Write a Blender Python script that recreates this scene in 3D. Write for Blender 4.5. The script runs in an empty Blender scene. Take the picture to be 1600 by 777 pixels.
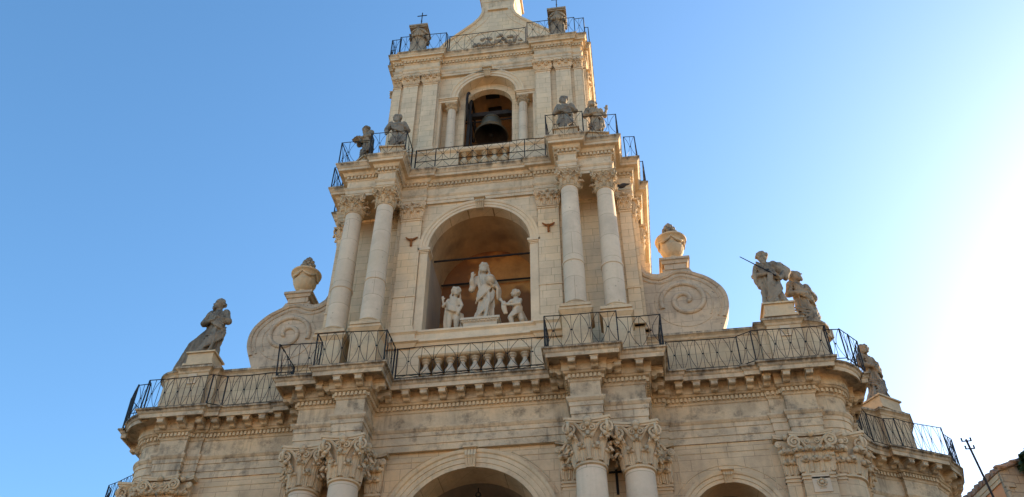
import bpy, bmesh, math, random
from mathutils import Vector, Matrix, noise
R = math.radians
PI = math.pi
rnd = random.Random(7)
scene = bpy.context.scene
col = scene.collection

# ------------------------------------------------------------------ camera
cam_d = bpy.data.cameras.new("camera")
cam = bpy.data.objects.new("camera", cam_d)
col.objects.link(cam)
scene.camera = cam
cam_d.sensor_width = 36.0
cam_d.lens = 36.0 * 1417.14 / 1600.0
cam_d.clip_end = 2000
_rx, _yaw, _roll = R(41.866), R(-8.096), R(0.094)
_f = Vector((math.sin(_yaw)*math.cos(_rx), math.cos(_yaw)*math.cos(_rx), math.sin(_rx)))
_r = Vector((math.cos(_yaw), -math.sin(_yaw), 0)); _u = _r.cross(_f)
_R = _r*math.cos(_roll) + _u*math.sin(_roll); _U = -_r*math.sin(_roll) + _u*math.cos(_roll)
cam.matrix_world = Matrix(((_R.x, _U.x, -_f.x, 4.316), (_R.y, _U.y, -_f.y, -22.823), (_R.z, _U.z, -_f.z, 1.6), (0, 0, 0, 1)))

# ------------------------------------------------------------------ sky, sun, exposure
SUN_AZ, SUN_EL = 46.0, 23.0          # azimuth from +Y towards +X
world = bpy.data.worlds.new("World"); scene.world = world
world.use_nodes = True
wn = world.node_tree; wn.nodes.clear()
sky = wn.nodes.new('ShaderNodeTexSky'); sky.sky_type = 'NISHITA'; sky.sun_disc = False
sky.sun_elevation = R(SUN_EL); sky.sun_rotation = R(SUN_AZ)
sky.altitude = 600; sky.air_density = 1.0; sky.dust_density = 1.15; sky.ozone_density = 2.0
bg = wn.nodes.new('ShaderNodeBackground'); bg.inputs[1].default_value = 0.12
wo = wn.nodes.new('ShaderNodeOutputWorld')
hsv = wn.nodes.new('ShaderNodeHueSaturation'); hsv.inputs['Saturation'].default_value = 1.18; hsv.inputs['Hue'].default_value = 0.494
wn.links.new(sky.outputs[0], hsv.inputs['Color']); wn.links.new(hsv.outputs[0], bg.inputs[0]); wn.links.new(bg.outputs[0], wo.inputs[0])
sl = bpy.data.lights.new("sun", 'SUN'); sl.energy = 5.0; sl.angle = R(0.5); sl.color = (1.0, 0.80, 0.55)
so = bpy.data.objects.new("sun", sl); col.objects.link(so)
sd = Vector((math.sin(R(SUN_AZ))*math.cos(R(SUN_EL)), math.cos(R(SUN_AZ))*math.cos(R(SUN_EL)), math.sin(R(SUN_EL))))
so.rotation_euler = sd.to_track_quat('Z', 'Y').to_euler(); so.location = (30, 30, 50)
vs = scene.view_settings
vs.view_transform = 'Standard'; vs.look = 'None'; vs.gamma = 1; vs.exposure = 1.52; vs.use_curve_mapping = False

# ------------------------------------------------------------------ materials
def mat(name, base, rough=.9, var=.12, joints=None, dirt=0.0, dirt_col=(.07,.065,.055), streak=0.0,
        bump=.15, metallic=0, bscale=18, tint=None, blotch=None, sp=0.0, lips=None):
    m = bpy.data.materials.new(name); m.use_nodes = True
    nt = m.node_tree; N = nt.nodes; L = nt.links
    b = N['Principled BSDF']; b.inputs['Roughness'].default_value = rough; b.inputs['Metallic'].default_value = metallic
    b.inputs['Specular IOR Level'].default_value = 0.25
    tc = N.new('ShaderNodeTexCoord'); geo = N.new('ShaderNodeNewGeometry')
    def noise_n(scale, detail=5, rough_=.6, vec=None):
        n = N.new('ShaderNodeTexNoise'); n.inputs['Scale'].default_value = scale
        n.inputs['Detail'].default_value = detail; n.inputs['Roughness'].default_value = rough_
        L.new(vec or geo.outputs['Position'], n.inputs['Vector']); return n.outputs['Fac']
    def rng(src, a, c, lo=0., hi=1.):
        r_ = N.new('ShaderNodeMapRange'); r_.inputs[1].default_value = a; r_.inputs[2].default_value = c
        r_.inputs[3].default_value = lo; r_.inputs[4].default_value = hi; L.new(src, r_.inputs[0]); return r_.outputs[0]
    def mix(fac, a, c, mode='MIX'):
        x = N.new('ShaderNodeMix'); x.data_type = 'RGBA'; x.blend_type = mode
        if isinstance(fac, float): x.inputs[0].default_value = fac
        else: L.new(fac, x.inputs[0])
        for i, v in ((6, a), (7, c)):
            if isinstance(v, tuple): x.inputs[i].default_value = (*v, 1)
            else: L.new(v, x.inputs[i])
        return x.outputs[2]
    def math_(op, a, c):
        x = N.new('ShaderNodeMath'); x.operation = op
        for i, v in ((0, a), (1, c)):
            if isinstance(v, (int, float)): x.inputs[i].default_value = v
            else: L.new(v, x.inputs[i])
        return x.outputs[0]
    dark = tuple(c*(1-var*2.2) for c in base); light = tuple(min(1, c*(1+var)) for c in base)
    c = mix(rng(noise_n(1.1, 6), .3, .7), dark, light)
    t2 = tint or (base[0]*1.06, base[1]*.92, base[2]*.72)
    c = mix(rng(noise_n(.55, 4), .48, .72, 0, .65), c, t2)
    c = mix(rng(noise_n(9, 5, .7), .35, .75, .0, var*2.2), c, tuple(x*.62 for x in base))
    h = noise_n(bscale, 6, .7)
    if joints:
        sep = N.new('ShaderNodeSeparateXYZ'); L.new(geo.outputs['Position'], sep.inputs[0])
        xy = math_('ADD', sep.outputs[0], sep.outputs[1])
        comb = N.new('ShaderNodeCombineXYZ'); L.new(xy, comb.inputs[0]); L.new(sep.outputs[2], comb.inputs[1])
        br = N.new('ShaderNodeTexBrick'); L.new(comb.outputs[0], br.inputs['Vector'])
        br.inputs['Scale'].default_value = 1; br.inputs['Brick Width'].default_value = joints[0]
        br.inputs['Row Height'].default_value = joints[1]; br.inputs['Mortar Size'].default_value = .006
        br.inputs['Mortar Smooth'].default_value = .3; br.inputs['Bias'].default_value = 0
        br.offset = .42; br.squash = .8; br.squash_frequency = 3
        br.inputs['Color1'].default_value = (.91, .90, .89, 1); br.inputs['Color2'].default_value = (1.03, 1.02, 1.0, 1)
        br.inputs['Mortar'].default_value = (.36, .32, .28, 1)
        jm = rng(noise_n(1.7, 3), .3, .55, .35, .95)
        c = mix(jm, c, mix(1.0, c, br.outputs['Color'], 'MULTIPLY'))
        h = math_('SUBTRACT', h, math_('MULTIPLY', br.outputs['Fac'], 1.2))
    if blotch:
        c = mix(rng(noise_n(blotch[1], 3, .5), blotch[2], blotch[3]), c, blotch[0])
    if streak:
        mp = N.new('ShaderNodeMapping'); mp.inputs['Scale'].default_value = (5, 5, .35)
        L.new(geo.outputs['Position'], mp.inputs[0])
        s_ = math_('MULTIPLY', rng(noise_n(1, 6, .65, mp.outputs[0]), .5, .75), rng(noise_n(.7, 3), .42, .62))
        c = mix(math_('MULTIPLY', s_, streak), c, dirt_col)
    if dirt:
        sn = N.new('ShaderNodeSeparateXYZ'); L.new(geo.outputs['True Normal'], sn.inputs[0])
        up = rng(sn.outputs[2], .1, .8, .0, .7)
        patch = rng(noise_n(2.3, 8, .72), .50, .66)
        d_ = math_('MULTIPLY', math_('ADD', patch, up), dirt)
        d_ = math_('MULTIPLY', d_, rng(noise_n(14, 5, .7), .3, .6, .35, 1))
        c = mix(d_, c, dirt_col)
    if lips:                      # black lichen crust on the rain-exposed edge of each cornice
        sz = N.new('ShaderNodeSeparateXYZ'); L.new(geo.outputs['Position'], sz.inputs[0])
        ms_ = None
        for i in range(0, len(lips), 2):
            a_ = rng(sz.outputs[2], lips[i], (lips[i]+lips[i+1])/2); e_ = rng(sz.outputs[2], lips[i+1], lips[i+1]+.02, 1, 0)
            k_ = math_('MULTIPLY', a_, e_); ms_ = k_ if ms_ is None else math_('ADD', ms_, k_)
        mp2 = N.new('ShaderNodeMapping'); mp2.inputs['Scale'].default_value = (3.2, 3.2, .6); L.new(geo.outputs['Position'], mp2.inputs[0])
        c = mix(math_('MULTIPLY', math_('MULTIPLY', ms_, rng(noise_n(1, 7, .75, mp2.outputs[0]), .40, .58)), .85), c, dirt_col)
    if sp:
        v = N.new('ShaderNodeTexVoronoi'); v.inputs['Scale'].default_value = 6; L.new(geo.outputs['Position'], v.inputs['Vector'])
        k = math_('MULTIPLY', rng(v.outputs['Distance'], .22, .08), rng(noise_n(3.1, 2), .55, .65))
        c = mix(math_('MULTIPLY', k, sp), c, dirt_col)
    L.new(c, b.inputs['Base Color'])
    bp = N.new('ShaderNodeBump'); bp.inputs['Strength'].default_value = bump; bp.inputs['Distance'].default_value = .03
    L.new(h, bp.inputs['Height']); L.new(bp.outputs[0], b.inputs['Normal'])
    return m

STONE = (.62, .46, .29)
M = {
 'ashlar': mat('limestone_ashlar', STONE, joints=(.72, .34), streak=.42, dirt=.14, var=.13, bump=.3),
 'ashlar_lit': mat('limestone_ashlar_lit', (.73, .565, .375), joints=(.66, .31), streak=.25, dirt=.06, var=.09),  # same stone, lightened: brighter light on the upper storeys put into the colour
 'carved_lit': mat('limestone_carved_lit', (.72, .555, .37), dirt=.12, streak=.28, var=.09, bump=.25),  # upper carving, lightened the same way to look more brightly lit
 'carved': mat('limestone_carved', (.62, .47, .30), dirt=.32, streak=.45, var=.12, bump=.25),
 'ledge': mat('limestone_weathered_cornice', (.60, .46, .305), lips=(16.24,16.43,18.30,18.52), dirt=.75, streak=.95, var=.16, bump=.4, dirt_col=(.06,.05,.04)),
 'ledge_lit': mat('limestone_weathered_cornice_lit', (.70, .54, .36), lips=(33.55,33.76,25.50,25.72), dirt=.42, streak=.6, var=.12, bump=.3, dirt_col=(.08,.07,.055)),  # real weathering, on stone lightened to carry the brighter light higher up
 'shaft': mat('limestone_column_shaft', (.70, .56, .405), var=.09, dirt=.10, sp=.55, streak=.12, joints=(2.9, .93), tint=(.52,.42,.29)),
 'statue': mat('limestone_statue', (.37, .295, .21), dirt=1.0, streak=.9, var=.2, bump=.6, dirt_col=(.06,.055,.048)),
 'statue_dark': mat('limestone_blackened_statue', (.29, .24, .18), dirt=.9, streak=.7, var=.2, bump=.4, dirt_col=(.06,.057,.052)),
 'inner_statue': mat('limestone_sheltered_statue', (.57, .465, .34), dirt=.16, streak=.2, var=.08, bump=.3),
 'scroll': mat('limestone_scroll', (.56, .43, .30), dirt=.4, streak=.7, sp=.8, joints=(.9, .42), var=.12, dirt_col=(.085,.08,.07)),
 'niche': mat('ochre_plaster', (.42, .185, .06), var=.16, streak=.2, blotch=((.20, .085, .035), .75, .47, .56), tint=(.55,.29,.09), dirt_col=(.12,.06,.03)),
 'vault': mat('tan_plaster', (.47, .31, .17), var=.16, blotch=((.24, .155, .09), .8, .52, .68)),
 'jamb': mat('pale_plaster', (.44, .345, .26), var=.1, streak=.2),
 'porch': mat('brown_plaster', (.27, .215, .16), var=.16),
 'iron': mat('wrought_iron', (.022, .021, .022), rough=.55, var=.1, metallic=.3, bump=.05),
 'rust': mat('rusty_iron', (.30, .11, .03), rough=.8, var=.3, bump=.2),
 'bronze': mat('bell_bronze', (.17, .145, .10), rough=.55, var=.25, metallic=.5, tint=(.12,.13,.10)),
 'wood': mat('dark_timber', (.035, .03, .028), var=.3, streak=.3),  # also used inside the bell so its mouth reads unlit
 'orange': mat('orange_plaster', (.72, .34, .17), var=.12, streak=.5, dirt_col=(.2,.12,.08)),
 'rubble': mat('rubble_stone', (.42, .35, .25), joints=(.35, .17), var=.3, dirt=.4, bump=.8),
 'tile': mat('roof_tile', (.42, .29, .21), var=.3, dirt=.4),
 'pave': mat('stone_paving', (.45, .37, .25), joints=(.8, .4), var=.15),
 'leaf': mat('green_leaves', (.045, .075, .028), var=.35, rough=.7),
 'pigeon': mat('pigeon_feathers', (.06, .06, .07), var=.3),
 'white': mat('plaque_marble', (.60, .47, .33), var=.06),
}

# ------------------------------------------------------------------ mesh helpers
class MB:
    def __init__(s): s.v = []; s.f = []
    def add(s, vs_, fs):
        n = len(s.v); s.v += [tuple(p) for p in vs_]; s.f += [tuple(i+n for i in f) for f in fs]; return s
    def box(s, x0, x1, y0, y1, z0, z1):
        return s.add([(x0,y0,z0),(x1,y0,z0),(x1,y1,z0),(x0,y1,z0),(x0,y0,z1),(x1,y0,z1),(x1,y1,z1),(x0,y1,z1)],
                     [(0,3,2,1),(4,5,6,7),(0,1,5,4),(1,2,6,5),(2,3,7,6),(3,0,4,7)])
    def frustum(s, cx, cy, z0, z1, a0, b0, a1, b1):
        vs_ = [(cx+sx*a, cy+sy*b, z) for z, a, b in ((z0,a0,b0),(z1,a1,b1)) for sx, sy in ((-1,-1),(1,-1),(1,1),(-1,1))]
        return s.add(vs_, [(0,3,2,1),(4,5,6,7),(0,1,5,4),(1,2,6,5),(2,3,7,6),(3,0,4,7)])
    def obox(s, c, d, n, w, dep, z0, z1):
        """oriented box: centre of back edge c (x,y), along d, outward n"""
        p = []
        for z in (z0, z1):
            for a, b_ in ((-w/2,0),(w/2,0),(w/2,dep),(-w/2,dep)):
                p.append((c[0]+d[0]*a+n[0]*b_, c[1]+d[1]*a+n[1]*b_, z))
        return s.add(p, [(0,1,2,3),(4,7,6,5),(0,4,5,1),(1,5,6,2),(2,6,7,3),(3,7,4,0)])
    def lathe(s, prof, cx=0, cy=0, seg=24, fn=None, sx=1, sy=1, cap=True):
        vs_ = []; n = len(prof)
        for r_, z in prof:
            for k in range(seg):
                a = 2*PI*k/seg; rr = r_*(fn(a, z) if fn else 1)
                vs_.append((cx+sx*rr*math.sin(a), cy-sy*rr*math.cos(a), z))
        fs = [(i*seg+k, i*seg+(k+1)%seg, (i+1)*seg+(k+1)%seg, (i+1)*seg+k) for i in range(n-1) for k in range(seg)]
        if cap: fs += [tuple(range(seg-1,-1,-1)), tuple(range((n-1)*seg, n*seg))]
        return s.add(vs_, fs)
    def tube(s, pts, rad, seg=6, cap=True):
        pts = [Vector(p) for p in pts]; n = len(pts)
        if not hasattr(rad, '__len__'): rad = [rad]*n
        vs_ = []; prev = None
        for i, p in enumerate(pts):
            t = (pts[min(i+1,n-1)]-pts[max(i-1,0)]).normalized()
            if prev is None:
                a = t.orthogonal().normalized()
                if abs(t.z) > .9: a = (Vector((1,0,0))-t*t.x).normalized()
            else: a = (prev - t*prev.dot(t)); a = a.normalized() if a.length > 1e-6 else t.orthogonal().normalized()
            prev = a; b_ = t.cross(a)
            for k in range(seg):
                q = 2*PI*(k+.5)/seg
                vs_.append(p + a*rad[i]*math.cos(q) + b_*rad[i]*math.sin(q))
        fs = [(i*seg+k, i*seg+(k+1)%seg, (i+1)*seg+(k+1)%seg, (i+1)*seg+k) for i in range(n-1) for k in range(seg)]
        if cap: fs += [tuple(range(seg-1,-1,-1)), tuple(range((n-1)*seg, n*seg))]
        return s.add(vs_, fs)
    def ball(s, c, r_, sx=1, sy=1, sz=1, seg=12, rings=8):
        vs_ = []
        for i in range(rings+1):
            ph = PI*i/rings
            for k in range(seg):
                a = 2*PI*k/seg
                vs_.append((c[0]+sx*r_*math.sin(ph)*math.cos(a), c[1]+sy*r_*math.sin(ph)*math.sin(a), c[2]-sz*r_*math.cos(ph)))
        fs = [(i*seg+k, i*seg+(k+1)%seg, (i+1)*seg+(k+1)%seg, (i+1)*seg+k) for i in range(rings) for k in range(seg)]
        return s.add(vs_, fs)
    def prism_xz(s, outline, y0, y1):
        n = len(outline)
        vs_ = [(x, y0, z) for x, z in outline] + [(x, y1, z) for x, z in outline]
        return s.add(vs_, [tuple(range(n)), tuple(range(2*n-1, n-1, -1))] + [(i, i+n, (i+1)%n+n, (i+1)%n) for i in range(n)])
    def prism_xy(s, outline, z0, z1):
        n = len(outline)
        vs_ = [(x, y, z0) for x, y in outline] + [(x, y, z1) for x, y in outline]
        return s.add(vs_, [tuple(range(n-1,-1,-1)), tuple(range(n, 2*n))] + [(i, (i+1)%n, (i+1)%n+n, i+n) for i in range(n)])
    def mirror(s):
        m_ = MB(); m_.v = [(-x, y, z) for x, y, z in s.v]; m_.f = [tuple(reversed(f)) for f in s.f]; return m_
    def merge(s, o): return s.add(o.v, o.f)
    def moved(s, dx=0, dy=0, dz=0, rz=0, sc=1):
        c_, s_ = math.cos(rz), math.sin(rz); m_ = MB(); m_.f = list(s.f)
        m_.v = [(dx+sc*(x*c_-y*s_), dy+sc*(x*s_+y*c_), dz+sc*z) for x, y, z in s.v]; return m_
    def mesh(s, name, smooth=None):
        me = bpy.data.meshes.new(name); me.from_pydata(s.v, [], s.f)
        bm = bmesh.new(); bm.from_mesh(me)
        bmesh.ops.recalc_face_normals(bm, faces=bm.faces)
        if smooth is not None:
            for f in bm.faces: f.smooth = True
            for e in bm.edges:
                if len(e.link_faces) == 2 and e.calc_face_angle(0) > R(smooth): e.smooth = False
        bm.to_mesh(me); bm.free(); return me
    def build(s, name, m, parent=None, loc=(0,0,0), rz=0, smooth=None):
        me = s.mesh(name, smooth); me.materials.append(m)
        return link(name, me, parent, loc, rz)
def link(name, me, parent=None, loc=(0,0,0), rz=0):
    o = bpy.data.objects.new(name, me); col.objects.link(o)
    o.location = loc; o.rotation_euler = (0,0,rz); o.parent = parent; return o
def pair(mb, name, m, parent, smooth=None):
    return mb.build(name, m, parent, smooth=smooth), mb.mirror().build(name, m, parent, smooth=smooth)
def thing(name, label, cat, loc=(0,0,0), rz=0, group=None):
    o = bpy.data.objects.new(name, None); col.objects.link(o); o.location = loc; o.rotation_euler = (0,0,rz)
    o.empty_display_size = .3
    return tag(o, label, cat, group)
def tag(o, label, cat, group=None):
    o['label'] = label; o['category'] = cat
    if group: o['group'] = group
    return o
def copy_part(o, parent, loc, rz=0):
    c = o.copy(); col.objects.link(c); c.parent = parent; c.location = loc; c.rotation_euler = (0,0,rz)
    for ch in list(o.children):
        d = ch.copy(); col.objects.link(d); d.parent = c
    return c

# ------------------------------------------------------------------ plan paths and sweeps
def mirror_path(r_): return [(-x, y) for x, y in reversed(r_)] + list(r_)
def offset(path, o):
    out = []; n = len(path)
    def nrm(a, b_):
        d = Vector((b_[0]-a[0], b_[1]-a[1])).normalized(); return Vector((d.y, -d.x))
    for i, p in enumerate(path):
        n1 = nrm(path[i-1], p) if i else None; n2 = nrm(p, path[i+1]) if i < n-1 else None
        if n1 is None: m_ = n2
        elif n2 is None: m_ = n1
        else: m_ = (n1+n2)/max(.25, 1+n1.dot(n2))
        out.append((p[0]+m_.x*o, p[1]+m_.y*o))
    return out
def sweep(mb, path, prof):
    n = len(path); rows = []
    for o, z in prof: rows.append([(x, y, z) for x, y in offset(path, o)])
    vs_ = [p for r_ in rows for p in r_]
    mb.add(vs_, [(j*n+i, j*n+i+1, (j+1)*n+i+1, (j+1)*n+i) for j in range(len(prof)-1) for i in range(n-1)])
    return mb
def along(path, off, sp, minlen=.1, pad=.0):
    """points with tangent and outward normal, evenly spaced on every straight run"""
    p = offset(path, off); out = []
    for a, b_ in zip(p, p[1:]):
        d = Vector((b_[0]-a[0], b_[1]-a[1])); L_ = d.length
        if L_ < minlen: continue
        d.normalize(); k = max(1, round((L_-2*pad)/sp)); s_ = (L_-2*pad)/k
        for i in range(k): 
            t = pad+s_*(i+.5); out.append(((a[0]+d.x*t, a[1]+d.y*t), d, Vector((d.y, -d.x)), L_))
    return out
def arc(cx, cy, r_, a0, a1, n):
    return [(cx+r_*math.cos(R(a0+(a1-a0)*i/n)), cy+r_*math.sin(R(a0+(a1-a0)*i/n))) for i in range(n+1)]

P1R = [(2.92,-.58),(2.92,-1.58),(3.76,-1.58),(3.76,-1.22),(4.98,-1.22),(4.98,.03),(5.5,.03),(5.5,.11),
       (8.42,.11),(8.42,.05),(8.85,.05),(8.85,-.1),(9.70,-.1),(9.70,.08),(10.0,.08)] + arc(10.0,.72,.62,-80,-12,6) + \
      [(10.64,.92),(10.76,.92),(10.76,1.8),(10.68,1.8),(10.70,2.9)] + \
      [(10.80,3.45),(11.02,4.0),(11.38,4.55),(11.85,5.02),(12.5,5.42),(13.05,5.66),(13.10,5.52),(14.25,6.12),(14.32,6.30),(14.75,6.85),(14.95,7.6),(14.95,14)]
P2R = [(1.95,-.50),(1.95,-.58),(2.89,-.58),(2.89,-1.51),(3.51,-1.51),(3.51,-1.23),(4.70,-1.23),(4.70,-.1),(5.31,-.1),(5.31,1.2),(5.58,1.2),(5.58,6.5)]
P3R = [(2.02,.08),(2.02,-.15),(3.54,-.15),(3.54,-.07),(3.95,-.07),(3.95,.45),(4.1,.45),(4.1,5.0)]
P1, P2, P3 = mirror_path(P1R), mirror_path(P2R), mirror_path(P3R)

church = thing('church', 'tall cream limestone baroque church with three storeys of columns, arches and balconies', 'church')

# ------------------------------------------------------------------ ground
g = MB(); g.add([(-600,-600,0),(600,-600,0),(600,600,0),(-600,600,0)], [(0,1,2,3)])
go = g.build('ground', M['pave']); go['kind'] = 'structure'

# ------------------------------------------------------------------ entablatures
def entablature(name, path, prof, dent, z_floor):
    mb = MB(); sweep(mb, path, prof)
    e = mb.build('entablature', M['ledge' if z_floor < 20 else 'ledge_lit'], church)
    d = MB(); w, dep, z0, z1, sp, off = dent
    sweep(d, path, [(off-.012,z0+.01),(off+.004,z0+.012),(off+.004,z1-.012),(off-.012,z1-.01)])
    for c, dd, nn, _ in along(path, off, sp, .12, .01): d.obox(c, dd, nn, w, dep, z0, z1)
    d.build('dentil_band', M['carved'], e)
    return e
PR1 = [(0,14.40),(0,14.60),(.025,14.605),(.025,14.84),(.05,14.845),(.05,14.97),(.075,14.99),(.12,15.06),(.12,15.11),(0,15.13),(0,15.62),
       (.03,15.64),(.05,15.69),(.065,15.70),(.065,15.83),(.15,15.85),(.19,15.90),(.21,15.90),(.21,16.12),(.24,16.235),(.555,16.237),(.555,16.12),(.60,16.12),(.60,16.25),
       (.615,16.255),(.64,16.28),(.66,16.34),(.71,16.36),(.71,16.41),(.2,16.425),(-.35,16.43)]
e1 = entablature('t1', P1, PR1, (.072,.06,15.71,15.825,.118,.068), 16.43)
PR2 = [(0,24.30),(0,24.43),(.02,24.435),(.02,24.58),(.04,24.60),(.075,24.66),(.075,24.69),(0,24.70),(0,25.04),
       (.03,25.06),(.045,25.10),(.045,25.235),(.12,25.25),(.15,25.30),(.18,25.37),(.19,25.38),(.31,25.385),(.31,25.50),(.33,25.505),
       (.35,25.54),(.385,25.61),(.42,25.64),(.42,25.70),(.1,25.715),(-.3,25.72)]
e2 = entablature('t2', P2, PR2, (.08,.065,25.105,25.23,.135,.048), 25.72)
PR3 = [(0,32.40),(0,32.53),(.02,32.535),(.02,32.68),(.04,32.70),(.07,32.76),(.07,32.79),(0,32.80),(0,33.12),
       (.03,33.14),(.04,33.18),(.04,33.31),(.10,33.33),(.12,33.40),(.14,33.43),(.21,33.435),(.21,33.55),(.225,33.555),
       (.245,33.60),(.27,33.66),(.30,33.68),(.30,33.74),(0,33.755),(-.3,33.76)]
e3 = entablature('t3', P3, PR3, (.085,.06,33.185,33.30,.145,.043), 33.76)

# scrolled brackets under the first cornice
def modillion_mesh():
    mb = MB(); pr = [(0,-.02),(.06,-.05),(.12,-.03),(.16,.03),(.22,.045),(.30,.03),(.34,.05),(.345,.10),(.335,.145),(.335,.30),(0,.30)]
    n = len(pr); w = .095
    vs_ = [(-w, -d, z) for d, z in pr] + [(w, -d, z) for d, z in pr]
    mb.add(vs_, [tuple(range(n-1,-1,-1)), tuple(range(n,2*n))] + [(i, (i+1)%n, (i+1)%n+n, i+n) for i in range(n)])
    mb.box(-.125, .125, -.345, -.0, .155, .213)
    return mb.mesh('modillion')
mm = modillion_mesh(); mm.materials.append(M['ledge'])
cnt = 0
mods = []
for c, d, nn, L_ in along(P1, .208, .52, .34):
    p = (c[0]+nn.x*0, c[1])
    if c[1] > 8.5: continue
    mods.append((p, d, nn))
for p, d, nn in mods[:100]:
    link('modillion', mm, e1, (p[0], p[1], 15.93), math.atan2(d.y, d.x))

# soffit blocks under the ressauts, and floors
for s in (-1, 1):
    sb = MB()
    def B(x0, x1, *a): sb.box(min(s*x0,s*x1), max(s*x0,s*x1), *a)
    def flush():
        global sb
        sb.build('architrave_soffit', M['carved'], church); sb = MB()
    B(2.925,3.755,-1.575,-.2,14.403,16.40); B(3.756,4.975,-1.215,.1,14.404,16.402)
    B(0,2.92,-.575,.1,14.405,16.399)
    flush()
    B(2.895,3.505,-1.505,-.2,24.303,25.69); B(3.506,4.695,-1.225,.0,24.304,25.692)
    B(0,2.89,-.495,.1,24.305,25.688); B(4.5,5.3,-.095,1.0,24.307,25.685)
    flush()
    B(2.026,3.535,-.145,.4,32.403,33.73); B(0,2.025,.085,.5,32.405,33.728); B(3.5,3.945,-.065,.8,32.408,33.725)
    sb.build('architrave_soffit', M['carved'], church)
def floor_poly(path, off, z, back):
    p = offset(path, off); MB().add([(x,y,z) for x,y in p], [tuple(range(len(p)))]).build('terrace_floor', M['ledge'], church)
floor_poly(P1, -.1, 16.40, 0); floor_poly(P2, -.1, 25.69, 0); floor_poly(P3, -.1, 33.73, 0)

# ------------------------------------------------------------------ walls with arches
def arch_wall(mb, x0, x1, z0, z1, cx, r_, zs, y0, y1, zb=None, n=32, intr=True, sill=True):
    """wall in plane y0..y1 with an arched opening, springing at zs, sill at zb"""
    zb = z0 if zb is None else zb
    arcp = [(cx + r_*math.cos(PI - PI*i/n), zs + r_*math.sin(PI*i/n)) for i in range(n+1)]
    for y in (y0, y1):
        def q(*pts): mb.add([(x, y, z) for x, z in pts], [tuple(range(len(pts)))])
        q((x0,z0),(cx-r_,z0),(cx-r_,zs),(cx-r_,z1),(x0,z1)); q((cx+r_,z0),(x1,z0),(x1,z1),(cx+r_,z1),(cx+r_,zs))
        if zb > z0: q((cx-r_,z0),(cx+r_,z0),(cx+r_,zb),(cx-r_,zb))
        for a, b_ in zip(arcp, arcp[1:]): q(a, b_, (b_[0], z1), (a[0], z1))
    loop = [(cx-r_, zb)] + arcp + [(cx+r_, zb)]
    if intr:
        for a, b_ in zip(loop, loop[1:]): mb.add([(a[0],y0,a[1]),(b_[0],y0,b_[1]),(b_[0],y1,b_[1]),(a[0],y1,a[1])], [(0,1,2,3)])
        if sill: mb.add([(cx-r_,y0,zb),(cx+r_,y0,zb),(cx+r_,y1,zb),(cx-r_,y1,zb)], [(0,1,2,3)])
    for x in (x0, x1): mb.add([(x,y0,z0),(x,y1,z0),(x,y1,z1),(x,y0,z1)], [(0,1,2,3)])
def archivolt(cx, zs, y, prof, n=48, name='archivolt', zb=None):
    """prof: (radius, protrusion)"""
    mb = MB(); k = len(prof); vs_ = []
    for i in range(n+1):
        a = PI - PI*i/n
        for r_, p in prof: vs_.append((cx+r_*math.cos(a), y-p, zs+r_*math.sin(a)))
    mb.add(vs_, [(i*k+j, i*k+j+1, (i+1)*k+j+1, (i+1)*k+j) for i in range(n) for j in range(k-1)])
    for r0 in (0, n): mb.add([vs_[r0*k+j] for j in range(k)], [tuple(range(k))])
    return mb.build(name, M['carved' if zs < 15 else 'carved_lit'], church)
def keystone(cx, y, z0, z1, w0, w1, dep, parent):
    mb = MB(); n = 4
    pr = [(0,z1),(dep,z1),(dep,z1-.05),(dep*.75,z1-.07),(dep*1.0,z0+(z1-z0)*.55),(dep*.7,z0+(z1-z0)*.42),(dep*.95,z0+(z1-z0)*.35),(dep*.55,z0),(0,z0)]
    for i in range(n):
        def X(t, z): 
            w = w0+(w1-w0)*(z-z0)/(z1-z0); return cx - w/2 + w*t
        a, b_ = i/n+.02, (i+1)/n-.02; m_ = len(pr)
        vs_ = [(X(a,z), y-d, z) for d, z in pr] + [(X(b_,z), y-d, z) for d, z in pr]
        mb.add(vs_, [tuple(range(m_)), tuple(range(2*m_-1,m_-1,-1))] + [(j, j+m_, (j+1)%m_+m_, (j+1)%m_) for j in range(m_)])
    mb.frustum(cx, y-dep*.3, z0+.003, z1-.02, w0/2*.93, dep*.3, w1/2*.95, dep*.3)
    mb.box(cx-w1/2-.03, cx+w1/2+.03, y-dep-.03, y, z1-.045, z1+.003)
    return mb.build('keystone', M['carved'], parent)

w1 = MB()
arch_wall(w1, -2.98, 2.98, 0, 14.402, 0, 2.0, 11.83, -.45, .45)
for s in (-1, 1):
    a, b_ = sorted((s*2.98, s*5.02)); w1.box(a, b_, -.25, .6, 0, 14.41)
    mb = MB(); arch_wall(mb, 5.02, 8.46, 0, 14.401, 6.95, 1.1, 12.1, .15, .95)
    w1.merge(mb if s > 0 else mb.mirror())
w1.build('first_storey_wall', M['ashlar'], church)
# stepped corners, convex corner and concave flank below the cornice (same plan as the frieze)
k0 = P1R.index((8.42,.11))
flank = [(8.44,.17)] + P1R[k0+1:]
cw = MB(); sweep(cw, flank, [(-.012,14.41),(-.012,13.2),(-.012,13.1),(-.012,3.0),(.12,2.9),(.12,0)])
pair(cw, 'corner_wall', M['ashlar'], church)
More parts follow.
